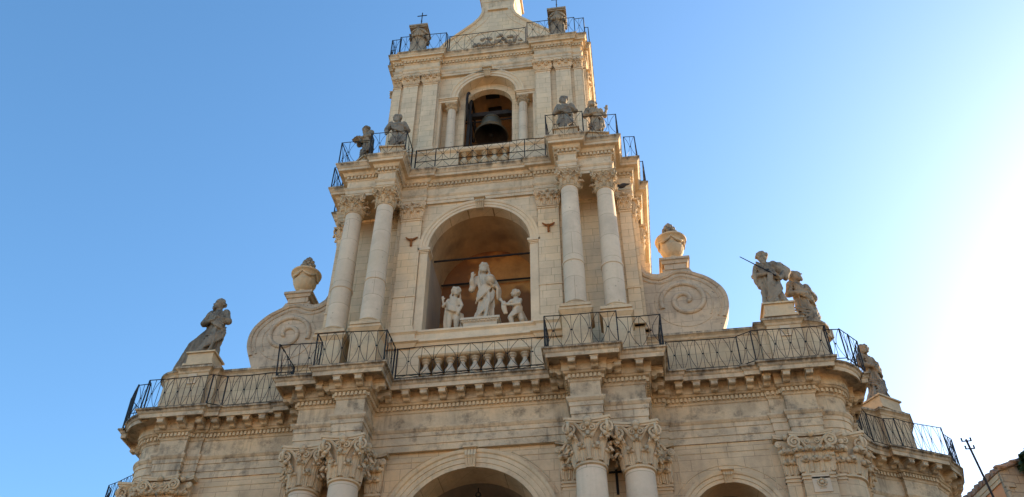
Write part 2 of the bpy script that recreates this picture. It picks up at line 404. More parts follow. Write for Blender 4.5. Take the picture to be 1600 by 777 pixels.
# sunken panel outlines in the centre spandrels and wing walls
def frame_xz(pts, y, t=.02):
    pm = MB()
    for a, b_ in zip(pts, pts[1:]): pm.tube([(a[0],y,a[1]),(b_[0],y,b_[1])], t, 4)
    pm.build('wall_panel_moulding', M['carved'], church)
for s in (-1, 1):
    frame_xz([(s*2.45,9.5),(s*2.45,14.12),(s*1.35,14.12)], -.455)
    frame_xz([(s*5.7,9),(s*5.7,14.12),(s*8.2,14.12),(s*8.2,9)], .148)
    th = [PI*i/36 for i in range(37)]
    frame_xz([(s*6.95+1.62*math.cos(t), 12.1+1.62*math.sin(t)) for t in th], .148, .018)
frame_xz([(2.66*math.cos(t), 11.83+2.66*math.sin(t)) for t in th[3:14]], -.455, .016)
frame_xz([(2.66*math.cos(t), 11.83+2.66*math.sin(t)) for t in th[23:34]], -.455, .016)
av = [(2.0,0),(2.0,.05),(2.13,.05),(2.14,.075),(2.28,.075),(2.29,.10),(2.40,.10),(2.43,.14),(2.50,.16),(2.52,.16),(2.52,0)]
a1 = archivolt(0, 11.83, -.45, av); keystone(0, -.45, 13.80, 14.39, .26, .36, .24, a1)
for s in (-1, 1):
    a_ = archivolt(s*6.95, 12.1, .15, [(1.1,0),(1.1,.04),(1.2,.04),(1.21,.065),(1.31,.065),(1.33,.10),(1.40,.12),(1.42,.12),(1.42,0)])
    keystone(s*6.95, .15, 13.15, 13.53, .2, .28, .2, a_)
# porch vaults behind the arches
def room(mb, cx, r_, zs, y0, y1, z0, n=24, back=True):
    loop = [(cx-r_, z0)] + [(cx + r_*math.cos(PI-PI*i/n), zs+r_*math.sin(PI*i/n)) for i in range(n+1)] + [(cx+r_, z0)]
    for a, b_ in zip(loop, loop[1:]): mb.add([(a[0],y0,a[1]),(b_[0],y0,b_[1]),(b_[0],y1,b_[1]),(a[0],y1,a[1])], [(0,1,2,3)])
    if back: mb.add([(x,y1,z) for x, z in loop], [tuple(range(len(loop)))])
for a_ in ((0, 2.02, 11.83, .45, 4.0, 0),(-6.95, 1.12, 12.1, .95, 3.0, 0),(6.95, 1.12, 12.1, .95, 3.0, 0)):
    pv = MB(); room(pv, *a_); pv.build('porch_vault', M['porch'], church)
# doors
for x, w, h in ((0,1.4,6.2),(-6.95,.8,4.6),(6.95,.8,4.6)):
    d = MB(); y = 3.9 if x == 0 else 2.9
    d.box(x-w, x+w, y-.12, y-.003, 0, h)
    for i in (-1,1):
        for z in range(4): d.box(x+i*w*.5-w*.36, x+i*w*.5+w*.36, y-.16, y-.119, .4+z*(h-.6)/4, .4+(z+.8)*(h-.6)/4)
    d.build('door', M['wood'], church)

# second storey
w2 = MB()
Z2B = 18.62
arch_wall(w2, -2.93, 2.93, Z2B, 24.305, 0, 1.75, 22.18, -.42, -.0)
for s in (-1, 1):
    a, b_ = sorted((s*2.93, s*5.22)); w2.box(a, b_, .12, .6, 16.4, 24.31)
    a, b_ = sorted((s*5.0, s*5.45)); w2.box(a, b_, .60, 6.4, 16.4, 24.32)
    a, b_ = sorted((s*2.55, s*2.94)); w2.box(a, b_, -.36, .12, 16.4, 24.30)
w2.build('second_storey_wall', M['ashlar_lit'], church)
# plinth under the niche with the baluster opening
pl = MB()
for s in (-1,1):
    a, b_ = sorted((s*1.72, s*2.9)); pl.box(a, b_, -.55, .0, 16.42, 18.12)
pl.box(-1.72,1.72,.7,.8,16.42,18.12); pl.box(-1.72,1.72,-.545,-.1,16.42,16.75); pl.box(-1.72,1.72,-.545,.7,17.62,18.12); pl.box(-1.8,-1.72,-.1,.7,16.42,18.1); pl.box(1.72,1.8,-.1,.7,16.42,18.1)
pl.build('niche_plinth', M['ashlar_lit'], church)
pm2 = MB()
PP = mirror_path([(1.9,-.55),(1.9,-.62),(2.88,-.62),(2.88,-.3)])
sweep(pm2, PP, [(0,17.98),(.03,18.02),(.08,18.10),(.16,18.13),(.16,18.20),(.10,18.22),(.10,18.24),(.0,18.26),(0,18.50),(.04,18.54),(.07,18.56),(.07,18.63),(-.3,18.64)])
sweep(pm2, [(-1.74,-.55),(1.74,-.55)], [(0,17.60),(.05,17.62),(.09,17.66),(.09,17.72),(0,17.74)])
sweep(pm2, [(-1.74,-.55),(1.74,-.55)], [(0,16.68),(.06,16.70),(.06,16.76),(0,16.78)])
pm2.box(-2.85,2.85,-.54,.2,18.25,18.62)
pm2.build('plinth_moulding', M['carved_lit'], church)
av2 = [(1.75,0),(1.75,.05),(1.85,.05),(1.86,.075),(1.96,.075),(1.97,.10),(2.03,.12),(2.07,.12),(2.07,0)]
a2 = archivolt(0, 22.18, -.42, av2); keystone(0, -.42, 23.83, 24.30, .26, .34, .22, a2)
for s in (-1,1):
    im = MB()
    a, b_ = sorted((s*1.74, s*2.02)); im.box(a, b_, -.47, -.0, Z2B, 21.98)
    p = [(s*1.70, -.0),(s*1.70,-.50),(s*2.06,-.50),(s*2.06,-.1)]
    for k, (o, z0, z1) in enumerate(((0,21.98,22.03),(.03,22.03,22.08),(.06,22.08,22.18))):
        a, b_ = sorted((s*(1.72-o), s*(2.03+o))); im.box(a, b_, -.49-o, -.05, z0+.001, z1)
    im.build('arch_impost', M['carved_lit'], church)
# niche interior: pale jambs, tan vault, ochre back wall, iron tie bars
nj = MB()
for s in (-1,1): nj.add([(s*1.75,-.0,Z2B),(s*1.75,1.9,Z2B),(s*1.75,1.9,22.18),(s*1.75,0,22.18)], [(0,1,2,3)])
nj.add([(-1.75,-.4,Z2B+.01),(1.75,-.4,Z2B+.01),(1.75,1.9,Z2B+.01),(-1.75,1.9,Z2B+.01)], [(0,1,2,3)])
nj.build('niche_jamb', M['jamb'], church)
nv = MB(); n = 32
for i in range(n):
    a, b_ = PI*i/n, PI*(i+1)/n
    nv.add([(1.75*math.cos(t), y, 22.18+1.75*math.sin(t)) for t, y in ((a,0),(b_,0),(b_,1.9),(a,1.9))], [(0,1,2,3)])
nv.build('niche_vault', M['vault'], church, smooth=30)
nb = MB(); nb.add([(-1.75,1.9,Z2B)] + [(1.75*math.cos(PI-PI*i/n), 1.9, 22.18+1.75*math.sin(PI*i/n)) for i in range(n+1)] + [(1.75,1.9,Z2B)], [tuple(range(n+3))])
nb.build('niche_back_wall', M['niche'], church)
for y, z in ((.45,22.38),(1.75,22.36)):
    MB().tube([(-1.75,y,z),(1.75,y,z)], .035, 6).build('tie_bar', M['iron'], church)

# third storey (belfry)
w3 = MB(); Z3B = 27.55
w3o = MB()
arch_wall(w3o, -2.05, 2.05, 30.98, 32.41, 0, 1.2, 30.985, .20, .58, sill=False)
for s in (-1,1):
    a, b_ = sorted((s*1.98, s*3.98)); w3.box(a, b_, .05, .8, 25.7, 32.41)
    a, b_ = sorted((s*3.6, s*4.08)); w3.box(a, b_, .5, 1.45, 25.7, 32.42); w3.box(a, b_, 3.1, 5.0, 25.7, 32.42); w3.box(a, b_, 1.45, 3.1, 25.7, 28.0); w3.box(a, b_, 1.45, 3.1, 31.2, 32.42)
arch_wall(w3, -2.0, 2.0, Z3B, 32.41, 0, .98, 30.86, .58, .85)
w3.merge(w3o)
w3.box(-3.9,3.9,4.7,5,25.7,32.4)
w3.build('belfry_wall', M['ashlar_lit'], church)
b3 = MB()
for s in (-1,1):
    a, b_ = sorted((s*.98, s*3.6)); b3.box(a, b_, -.08, .6, 25.72, Z3B)
    a, b_ = sorted((s*3.6, s*4.0)); b3.box(a, b_, -.0, .6, 25.72, Z3B-.003)
b3.box(-.98,.98,.25,.6,25.72,Z3B-.01); b3.box(-.98,.98,-.07,.26,25.72,26.62); b3.box(-.98,.98,-.07,.26,27.38,Z3B-.005)
b3.build('belfry_plinth', M['ashlar_lit'], church)
bm3 = MB()
sweep(bm3, mirror_path([(3.6,-.08),(3.6,0),(4.0,0),(4.0,.5)]), [(0,27.36),(.03,27.38),(.08,27.44),(.08,27.50),(.03,27.53),(.03,27.6),(-.3,27.62)])
bm3.build('belfry_plinth_moulding', M['carved_lit'], church)
a3 = archivolt(0, 30.985, .20, [(1.2,0),(1.2,.05),(1.31,.05),(1.32,.08),(1.44,.08),(1.48,.12),(1.54,.12),(1.54,0)])
keystone(0, .20, 32.12, 32.62, .26, .34, .22, a3)
for s in (-1,1):
    ib = MB()
    for o, z0, z1 in ((0,30.72,30.84),(.03,30.841,30.9),(.07,30.901,30.98)):
        a, b_ = sorted((s*(1.22-o), s*2.0)); ib.box(a, b_, .14-o, .58, z0, z1)
    a, b_ = sorted((s*1.88, s*2.0)); ib.box(a, b_, .16, .58, Z3B, 30.72)
    ib.build('arch_entablature', M['carved_lit'], church)
# belfry chamber
bc = MB(); n = 24
lp = [(1.5*math.cos(PI-PI*i/n), 31.2+1.5*math.sin(PI*i/n)) for i in range(n+1)]
for a, b_ in zip(lp, lp[1:]): bc.add([(a[0],.85,a[1]),(b_[0],.85,b_[1]),(b_[0],3.4,b_[1]),(a[0],3.4,a[1])], [(0,1,2,3)])
bc.add([(-1.5,3.4,Z3B)] + [(x,3.4,z) for x, z in lp] + [(1.5,3.4,Z3B)], [tuple(range(n+3))])
bc.add([(-3.6,.3,Z3B+.004),(3.6,.3,Z3B+.004),(3.6,3.6,Z3B+.004),(-3.6,3.6,Z3B+.004)], [(0,1,2,3)])
for s in (-1,1): bc.box(min(s*1.5,s*1.9), max(s*1.5,s*1.9), .86, 1.45, Z3B, 31.2); bc.box(min(s*1.5,s*1.9), max(s*1.5,s*1.9), 3.1, 3.4, Z3B, 31.2)
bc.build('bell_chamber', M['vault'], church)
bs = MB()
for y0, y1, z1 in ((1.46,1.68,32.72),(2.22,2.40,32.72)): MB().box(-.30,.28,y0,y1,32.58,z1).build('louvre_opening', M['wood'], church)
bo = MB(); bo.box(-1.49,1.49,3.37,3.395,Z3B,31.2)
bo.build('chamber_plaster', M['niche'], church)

# ------------------------------------------------------------------ Corinthian capitals
def leaf(mb, Mp, s0, z0, h, w, rad0, rad1, curl, th=.03, nu=6, nv=9):
    """acanthus leaf: rises against the bell, tip bends outward; Mp maps (s, radius, z)"""
    rows = []
    for j in range(nv+1):
        v = j/nv
        if v < .72:
            q = v/.72; z = z0 + h*.86*q; out = rad0 + (rad1-rad0)*q + .02
        else:
            q = (v-.72)/.28*PI*.95
            z = z0 + h*.86 + curl*.75*math.sin(q)*1.0; out = rad1 + .02 + curl*(1-math.cos(q))*.62
            if q > PI/2: z -= curl*.25*(1-math.sin(q))
        ww = w*(.62+.55*math.sin(PI*min(1, v*1.02)**.8))*.62
        if v > .8: ww *= max(.35, 1-(v-.8)*2.6)
        lob = 1 + .16*math.sin(v*PI*7)
        rows.append((z, out, ww*lob))
    front, back = [], []
    for z, out, ww in rows:
        for i in range(nu+1):
            u = i/nu*2-1
            rib = .025*(1-abs(u))*h/.4 - .012*math.cos(u*PI*3)
            front.append(Mp(s0, u*ww, out + rib, z)); back.append(Mp(s0, u*ww*.96, out + rib - th, z-.005))
    n = nu+1; N = len(front)
    fs = [(j*n+i, j*n+i+1, (j+1)*n+i+1, (j+1)*n+i) for j in range(nv) for i in range(nu)]
    fs2 = [tuple(reversed([k+N for k in f])) for f in fs]
    rim = [(j*n, (j+1)*n, (j+1)*n+N, j*n+N) for j in range(nv)] + [(j*n+nu, j*n+nu+N, (j+1)*n+nu+N, (j+1)*n+nu) for j in range(nv)] + \
          [(nv*n+i, nv*n+i+1, nv*n+i+1+N, nv*n+i+N) for i in range(nu)]
    mb.add(front+back, fs+fs2+rim)
def spiral(mb, c, ax, nrm, R0, turns=1.9, rad=.028, side=1, n=26, start=PI/2):
    """scroll in the plane (ax, z) around c"""
    pts = []; rr = []
    for i in range(n):
        t = i/(n-1); a = start - side*t*turns*2*PI; r_ = R0*(1-t*.86)
        p = Vector(c) + Vector(ax)*r_*math.cos(a) + Vector((0,0,1))*r_*math.sin(a) + Vector(nrm)*(.03*t)
        pts.append(p); rr.append(rad*(1-.45*t))
    mb.tube(pts, rr, 6)
    mb.ball(Vector(c)+Vector(nrm)*.03, R0*.2, seg=8, rings=5)
def capital_round(rn, H, ab, nl=8):
    mb = MB()
    bell = [(rn*1.02,0),(rn*1.12,.02*H),(rn*1.12,.06*H),(rn*1.0,.075*H),(rn*.98,.3*H),(rn*1.04,.6*H),(rn*1.28,.82*H),(rn*1.42,.87*H)]
    mb.lathe(bell, seg=28)
    def Mp(s0, w, rad, z):
        c_, s_ = math.cos(s0), math.sin(s0); return (rad*s_ + w*c_, -rad*c_ + w*s_, z)
    for k in range(nl):
        a = 2*PI*k/nl + PI/nl; leaf(mb, Mp, a, .07*H, .30*H, rn*.40, rn*1.0, rn*1.14, .13*H, th=.03*H+.01)
        for u in (-.10,0,.10): mb.ball(Mp(a, u*rn*1.5, rn*1.27, .355*H-abs(u)*.1), rn*.135, seg=8, rings=5)
    for k in range(nl):
        a = 2*PI*k/nl; leaf(mb, Mp, a, .10*H, .50*H, rn*.40, rn*1.02, rn*1.22, .15*H, th=.03*H+.01)
        for u in (-.11,0,.11): mb.ball(Mp(a, u*rn*1.5, rn*1.38, .58*H-abs(u)*.1), rn*.15, seg=8, rings=5)
    zc = .76*H
    for k in range(4):
        a = PI/2*k; ax = Vector((math.cos(a), math.sin(a), 0)); nr = Vector((math.sin(a), -math.cos(a), 0))
        for s in (-1, 1):
            c = nr*(ab*.86) + ax*(s*ab*.80) + Vector((0,0,zc))
            spiral(mb, c, ax*s, nr, .145*H, rad=.032*H+.004)
            b0 = nr*(rn*1.05) + ax*(s*rn*.12) + Vector((0,0,.50*H)); top = c + Vector((0,0,.145*H))
            mid = b0.lerp(top, .55) + Vector((0,0,.13*H)); mid2 = b0.lerp(top, .8)+Vector((0,0,.09*H))
            mb.tube([b0, b0.lerp(mid,.5)+ax*(-s*.02), mid, mid2, top], [.03*H,.035*H,.036*H,.036*H,.036*H], 6)
            # small inner helix
            c2 = nr*(rn*1.30) + ax*(s*rn*.26) + Vector((0,0,zc+.01*H)); spiral(mb, c2, ax*s, nr, .075*H, turns=1.4, rad=.02*H, side=-1 if False else 1)
        # acanthus under each corner scroll
        leaf(mb, Mp, a+PI/4, .42*H, .26*H, rn*.40, rn*1.12, ab*1.02, .13*H, th=.04*H)
        for u in (-.1,0,.1): mb.ball(Mp(a+PI/4, u*rn*1.5, ab*1.16, .63*H-abs(u)*.15), rn*.17, seg=8, rings=5)
        fc = nr*(ab*.93); mb.ball((fc.x, fc.y, .93*H), .085*H, seg=8, rings=6); mb.ball((fc.x, fc.y, .84*H), .06*H, seg=8, rings=6)
    def plate(h, z0, z1, conc):
        pts = []
        for k in range(4):
            a = PI/2*k; ax = (math.cos(a), math.sin(a)); nr = (math.sin(a), -math.cos(a))
            for i in range(9):
                t = -1+2*i/8; d = h - conc*(1-t*t); 
                pts.append((ax[0]*t*h*.93+nr[0]*d, ax[1]*t*h*.93+nr[1]*d))
        mb.prism_xy(pts, z0, z1)
    plate(ab*1.0, .90*H, .945*H, ab*.17); plate(ab*1.05, .946*H, H, ab*.17)
    return mb
def capital_flat(w, H, dep=.10, edge=.14):
    """pilaster capital: width w, wall plane y=0, faces -y"""
    mb = MB(); hw = w/2
    mb.box(-hw-.02, hw+.02, -dep-.035, .02, .0, .05*H); mb.frustum(0, -dep/2+.01, .05*H, .88*H, hw-.01, dep/2+.01, hw+.05, dep/2+.07)
    def Mp(s0, ww, rad, z): return (s0+ww, -rad, z)
    nl = max(2, round(w/.28)); lw = w/nl*.62
    for k in range(nl): leaf(mb, Mp, -hw+w*(k+.5)/nl, .05*H, .30*H, lw, dep, dep+.05, .12*H, th=.04); mb.ball((-hw+w*(k+.5)/nl, -dep-.10*H, .33*H), .06*H, sx=1.7, seg=8, rings=5)
    for k in range(nl+1):
        x = -hw + w*k/nl; x = max(-hw+.04, min(hw-.04, x)); leaf(mb, Mp, x, .08*H, .50*H, lw, dep, dep+.08, .14*H, th=.04); mb.ball((x, -dep-.14*H, .56*H), .065*H, sx=1.6, seg=8, rings=5)
    zc = .74*H; X = Vector((1,0,0)); Nn = Vector((0,-1,0)); r0 = min(.145*H, w*.21)
    for s in (-1,1):
        c = Vector((s*(hw+edge*.35), -dep-.16, zc)); spiral(mb, c, X*s, Nn, r0, rad=.032*H+.003)
        b0 = Vector((s*w*.08, -dep-.06, .50*H)); top = c+Vector((0,0,r0)); mid = b0.lerp(top,.5)+Vector((0,0,.07*H))
        mb.tube([b0, mid, b0.lerp(top,.8)+Vector((0,0,.05*H)), top], .036*H, 6)
        mb.ball((s*(hw+edge*.3), -dep-.12, zc-r0*1.25), r0*.5, sx=1.3, sz=.7, seg=8, rings=6)
        mb.ball((s*(hw+edge*.15), -dep-.09, zc-r0*2.2), r0*.42, sx=1.3, sz=.8, seg=8, rings=6)
        mb.tube([(s*(hw+edge*.3),-dep-.05,zc),(s*hw,-dep+.02,.3*H),(s*hw,-dep+.02,.1*H)], [r0*.7,r0*.45,r0*.3], 6)
        if w > .5: spiral(mb, Vector((s*w*.14,-dep-.13,zc+.02)), X*s, Nn, .07*H, turns=1.3, rad=.02*H)
    mb.ball((0,-dep-.16,.92*H), .075*H, seg=8, rings=6)
    pts = [(hw+edge+.02, .02), (hw+edge+.02, -dep-.18)] + [((hw+edge)*t, -dep-.18+.10*(1-t*t)) for t in (.9,.6,.3,0,-.3,-.6,-.9)] + [(-hw-edge-.02, -dep-.18), (-hw-edge-.02, .02)]
    mb.prism_xy(pts, .905*H, .95*H); mb.prism_xy([(x*1.03, y*1.06) for x, y in pts], .951*H, .997*H)
    return mb

# ------------------------------------------------------------------ columns
def base_prof(r_, z, h):
    return [(r_*1.36,z),(r_*1.40,z+.12*h),(r_*1.42,z+.28*h),(r_*1.36,z+.42*h),(r_*1.2,z+.46*h),(r_*1.14,z+.58*h),(r_*1.18,z+.68*h),(r_*1.26,z+.74*h),(r_*1.26,z+.86*h),(r_*1.14,z+.94*h),(r_*1.03,z+h)]
def column_parts(z0, zn, rb, rt, hb, capH, ab, ring=None, square=True):
    """returns (shaft, base, capital) meshes in local coordinates, origin at the column's base"""
    sh = MB(); H = zn-z0; pr = []
    for i in range(25):
        t = i/24; z = hb + (H-hb)*t
        if ring and z < ring: r_ = rb
        else: r_ = rb*.98 - (rb*.98-rt)*(max(0, t-.3)/.7)**1.25
        pr.append((r_, z))
    if ring:
        pr = [p for p in pr if abs(p[1]-ring) > .12] + [(rb,ring-.09),(rb*1.0,ring-.06),(rb*1.07,ring-.05),(rb*1.09,ring-.02),(rb*1.07,ring+.01),(rb*.985,ring+.02)]
        pr.sort(key=lambda p: p[1])
    sh.lathe(pr, seg=40)
    ba = MB(); ba.lathe(base_prof(rb, .10, hb-.10), seg=32)
    ba.box(-rb*1.42, rb*1.42, -rb*1.42, rb*1.42, 0, .10)
    return sh, ba, capital_round(rt, capH, ab)
def make_column(parts, H, loc):
    sh, ba, ca = parts
    o = sh.build('column', M['shaft'], church, loc, smooth=35)
    ba.build('column_base', M['carved'], o, smooth=40)
    ca.build('capital', M['carved'], o, (0,0,H), smooth=38)
    return o
lowp = column_parts(3.4, 13.1, .47, .40, .5, 1.30, .60)
lc = make_column(lowp, 9.7, (3.34,-1.18,3.4))
for x, y in ((-3.34,-1.18),(4.60,-.80),(-4.60,-.80)): copy_part(lc, church, (x, y, 3.4))
upp = column_parts(18.26, 23.55, .335, .285, .30, .75, .43, ring=1.98)
uc = make_column(upp, 5.29, (3.2,-1.2,18.26))
for x, y in ((-3.2,-1.2),(4.39,-.92),(-4.39,-.92)): copy_part(uc, church, (x, y, 18.26))
# quarter columns embedded in the wing corners
qc = capital_round(.60, 1.30, .72, 10).build('corner_capital', M['carved'], church, (10.0,.72,13.1), smooth=38)
copy_part(qc, church, (-10.0,.72,13.1))
# small belfry columns
smp = column_parts(27.62, 30.35, .19, .165, .2, .37, .235)
sc_ = make_column(smp, 2.73, (1.46,.36,27.62)); copy_part(sc_, church, (-1.46,.36,27.62))

# pedestals
def pedestal(x, y, hw, z0, z1, name='pedestal', dep=None):
    dep = dep or hw; mb = MB()
    mb.box(-hw,hw,-dep,dep,0,z1-z0-.02); mb.frustum(0,0,z1-z0-.22,z1-z0-.12,hw+.01,dep+.01,hw+.08,dep+.08)
    mb.box(-hw-.09,hw+.09,-dep-.09,dep+.09,z1-z0-.119,z1-z0-.05); mb.box(-hw-.06,hw+.06,-dep-.06,dep+.06,z1-z0-.051,z1-z0)
    mb.box(-hw-.07,hw+.07,-dep-.07,dep+.07,.0,.16); mb.frustum(0,0,.161,.24,hw+.06,dep+.06,hw+.005,dep+.005)
    mb.box(-hw+.08,hw-.08,-dep-.012,dep,.36,z1-z0-.34)
    return mb.build(name, M['carved'], church, (x,y,z0))
for s in (-1,1):
    pedestal(s*3.2,-1.16,.42,16.42,18.26); pedestal(s*4.39,-.86,.42,16.42,18.26)
    pedestal(s*3.34,-1.18,.66,.9,3.4); pedestal(s*4.66,-.80,.64,.9,3.4)

# ------------------------------------------------------------------ pilasters
def pilaster(x, w, y, z0, zn, capH, dep=.10, band=None, yb=None, side=None):
    mb = MB(); mb.box(-w/2,w/2,-dep,.0,0,zn-z0)
    mb.box(-w/2-.03,w/2+.03,-dep-.03,-.001,zn-z0-.10,zn-z0-.05)
    if band: mb.box(-w/2-.02,w/2+.02,-dep-.025,-.001,band-z0-.03,band-z0+.03)
    mb.box(-w/2-.06,w/2+.06,-dep-.06,0,.0,.15); mb.box(-w/2-.03,w/2+.03,-dep-.03,0,.151,.26)
    o = mb.build('pilaster', M['ashlar' if z0 < 10 else 'ashlar_lit'], church, (x,y,z0), 0 if side is None else side)
    key = (round(w,2), round(capH,2), dep)
    if key not in pilaster.cache:
        me = capital_flat(w, capH, dep, edge=.10 if capH < 1 else .13).mesh('capital', 38); me.materials.append(M['carved' if capH > 1 else 'carved_lit']); pilaster.cache[key] = me
    link('capital', pilaster.cache[key], o, (0,0,zn-z0)); return o
pilaster.cache = {}
for s in (-1,1):
    pilaster(s*9.275,.84,-.0,3.4,13.12,1.26); pilaster(s*8.62,.36,.12,3.4,13.12,1.26); pilaster(s*9.86,.26,.14,3.4,13.12,1.26)
    pilaster(s*5.22,.46,.12,3.4,13.12,1.26); pilaster(s*2.72,.40,-.44,3.4,13.12,1.26)
    # second storey
    pilaster(s*2.40,.72,-.45,18.62,23.58,.71,band=20.1); pilaster(s*3.1,.30,.05,18.62,23.58,.71,dep=.2)
    pilaster(s*5.02,.40,.10,18.62,23.58,.71,band=20.1)
    # belfry
    pilaster(s*2.34,.60,.0,27.6,31.86,.53,dep=.08); pilaster(s*3.17,.60,.0,27.6,31.86,.53,dep=.08); pilaster(s*3.76,.32,.05,27.6,31.86,.53,dep=.06)
    # flank pilasters
    sd_ = PI/2 if s > 0 else -PI/2
    for y, x in ((.62,5.24),(2.0,5.48),(4.6,5.48)): pilaster(s*x,.6,y,18.62,23.58,.71,side=sd_)
    for y in (.95,3.6): pilaster(s*4.02,.6,y,27.6,31.86,.53,dep=.08,side=sd_)
    pilaster(s*10.68,.66,1.36,3.4,13.12,1.26,side=sd_)
    a = math.atan2(.60,1.15) if s > 0 else -math.atan2(.60,1.15)
    pilaster(s*13.66,.85,5.90,3.4,13.12,1.26,side=a)

# ------------------------------------------------------------------ balustrades
def baluster_mesh(h):
    r_ = h*.18; pr = [(r_*1.1,0),(r_*1.1,.08*h),(r_*.7,.11*h),(r_*.95,.2*h),(r_*1.25,.32*h),(r_*1.15,.42*h),(r_*.75,.55*h),(r_*.5,.68*h),(r_*.48,.76*h),(r_*.8,.80*h),(r_*.8,.83*h),(r_*.6,.86*h),(r_*1.0,.91*h),(r_*1.0,h)]
    mb = MB().lathe(pr, seg=14); return mb
bt = MB().box(-1.72,1.72,-.5,-.16,16.76,16.86).build('balustrade', M['carved'], church)
bme = baluster_mesh(.77).mesh('baluster', 40); bme.materials.append(M['inner_statue'])
for i in range(9): link('baluster', bme, bt, (-1.53+i*3.06/8, -.38, 16.86))
bt2 = MB().box(-.98,.98,-.04,.24,26.62,26.66).build('balustrade', M['carved'], church)
bme2 = baluster_mesh(.72).mesh('baluster', 40); bme2.materials.append(M['carved'])
for i in range(5): link('baluster', bme2, bt2, (-.78+i*.39, .08, 26.66))

# ------------------------------------------------------------------ attic, scroll buttresses
att = [(4.9,.5),(8.62,.5),(8.62,.28),(8.86,.28),(8.86,.12),(9.86,.12),(9.86,.30),(10.1,.30)] + arc(10.1,.95,.62,-80,0,6) + [(10.72,1.6),(10.62,1.6),(10.62,3.2),(10.9,4.1),(11.5,4.95),(12.3,5.6),(13.0,5.95),(13.1,5.8),(14.1,6.35),(14.3,6.9),(14.5,9)]
at = MB(); sweep(at, att, [(.08,16.42),(.08,16.62),(.02,16.68),(0,16.70),(0,18.22)])
am = MB(); sweep(am, att, [(0,18.22),(.03,18.24),(.05,18.30),(.12,18.36),(.14,18.36),(.14,18.44),(.10,18.46),(-.6,18.50)])
pair(at, 'attic_wall', M['ashlar'], church); pair(am, 'attic_coping', M['ledge'], church)
VOL = [(4.9,18.50),(7.62,18.50),(7.80,18.95),(7.93,19.35),(7.95,19.75),(7.86,20.10),(7.64,20.42),(7.36,20.68),(7.05,20.86),(6.93,21.02),(6.90,21.10),(6.03,21.10),(6.03,20.98),(5.85,20.93),(5.66,20.97),(5.48,21.12),(5.36,21.40),(5.30,21.9),(4.9,22.2)]
def smooth_outline(pts, sub=4, lo=1, hi=9):
    out = []
    for i, p in enumerate(pts):
        if lo <= i < hi:
            p0, p1, p2, p3 = pts[i-1], pts[i], pts[i+1], pts[min(i+2,len(pts)-1)]
            for k in range(sub):
                t = k/sub
                out.append(tuple(.5*((2*p1[j])+(-p0[j]+p2[j])*t+(2*p0[j]-5*p1[j]+4*p2[j]-p3[j])*t*t+(-p0[j]+3*p1[j]-3*p2[j]+p3[j])*t**3) for j in (0,1)))
        else: out.append(p)
    return out
VO = smooth_outline(smooth_outline(VOL, 4, 2, 9), 1, 0, 0)
for s in (-1,1):
    v_ = MB().prism_xz(VO, .45, 1.05)
    # coping band along the top edge, outer rim mouldings and the spiral
    rim = VO[2:-1]
    vb = MB()
    def inset(pts, d):
        out = []
        for i, p in enumerate(pts):
            a, b_ = Vector(pts[max(0,i-1)]), Vector(pts[min(len(pts)-1,i+1)]); t = (b_-a).normalized(); out.append((p[0]-t.y*d*1.0, p[1]+t.x*d*1.0))
        return out
    body = [p for p in VO[2:] if p[1] < 20.88 and p[0] > 6.9] + [(6.75,21.0),(6.5,21.02),(6.3,20.98),(6.1,20.86),(5.9,20.78),(5.7,20.82),(5.5,20.95),(5.32,21.2)]
    for d, t in ((.07,.075),(.26,.04),(.50,.03)):
        pp = inset(body, d) if d < .4 else inset([p for p in body if p[0] > 5.9], d)
        vb.tube([(x, .45, z) for x, z in pp], t, 6)
    ctr = (6.62, 19.74); sp = []
    for i in range(70):
        t = i/69; a = R(200) - t*2*PI*1.65; r_ = .74*(1-t)**.85+.06; sp.append((ctr[0]+r_*math.cos(a), .45, ctr[1]+r_*math.sin(a)))
    vb.tube(sp, [.085]*60+[.09]*10, 8)
    sp2 = []
    for i in range(40):
        t = i/39; a = R(150) - t*2*PI*.75; r_ = .98; sp2.append((ctr[0]+r_*math.cos(a+PI), .45, ctr[1]+r_*math.sin(a+PI)-.05))
    vb.tube(sp2, .018, 6)
    if s < 0: v_, vb = v_.mirror(), vb.mirror()
    vo = v_.build('scroll_buttress', M['scroll'], church)
    vb.build('scroll_relief', M['scroll'], vo, smooth=50)
    p = MB(); p.frustum(0,0,0,.12,.42,.34,.46,.38); p.box(-.36,.36,-.30,.30,-.22,.0); p.box(-.50,.50,-.42,.42,.121,.22); p.box(-.36,.36,-.32,.32,.221,.30)
    p.build('urn_pedestal', M['scroll'], church, (s*6.46,.72,21.28))
    # flank console scroll behind
    f_ = MB().prism_xz([(5.3,18.5),(6.3,18.5),(6.25,19.6),(6.05,20.6),(5.92,21.4),(5.82,22.3),(5.75,23.0),(5.80,23.5),(5.3,23.7)], 2.9, 3.7)
    (f_ if s > 0 else f_.mirror()).build('flank_buttress', M['carved'], church)

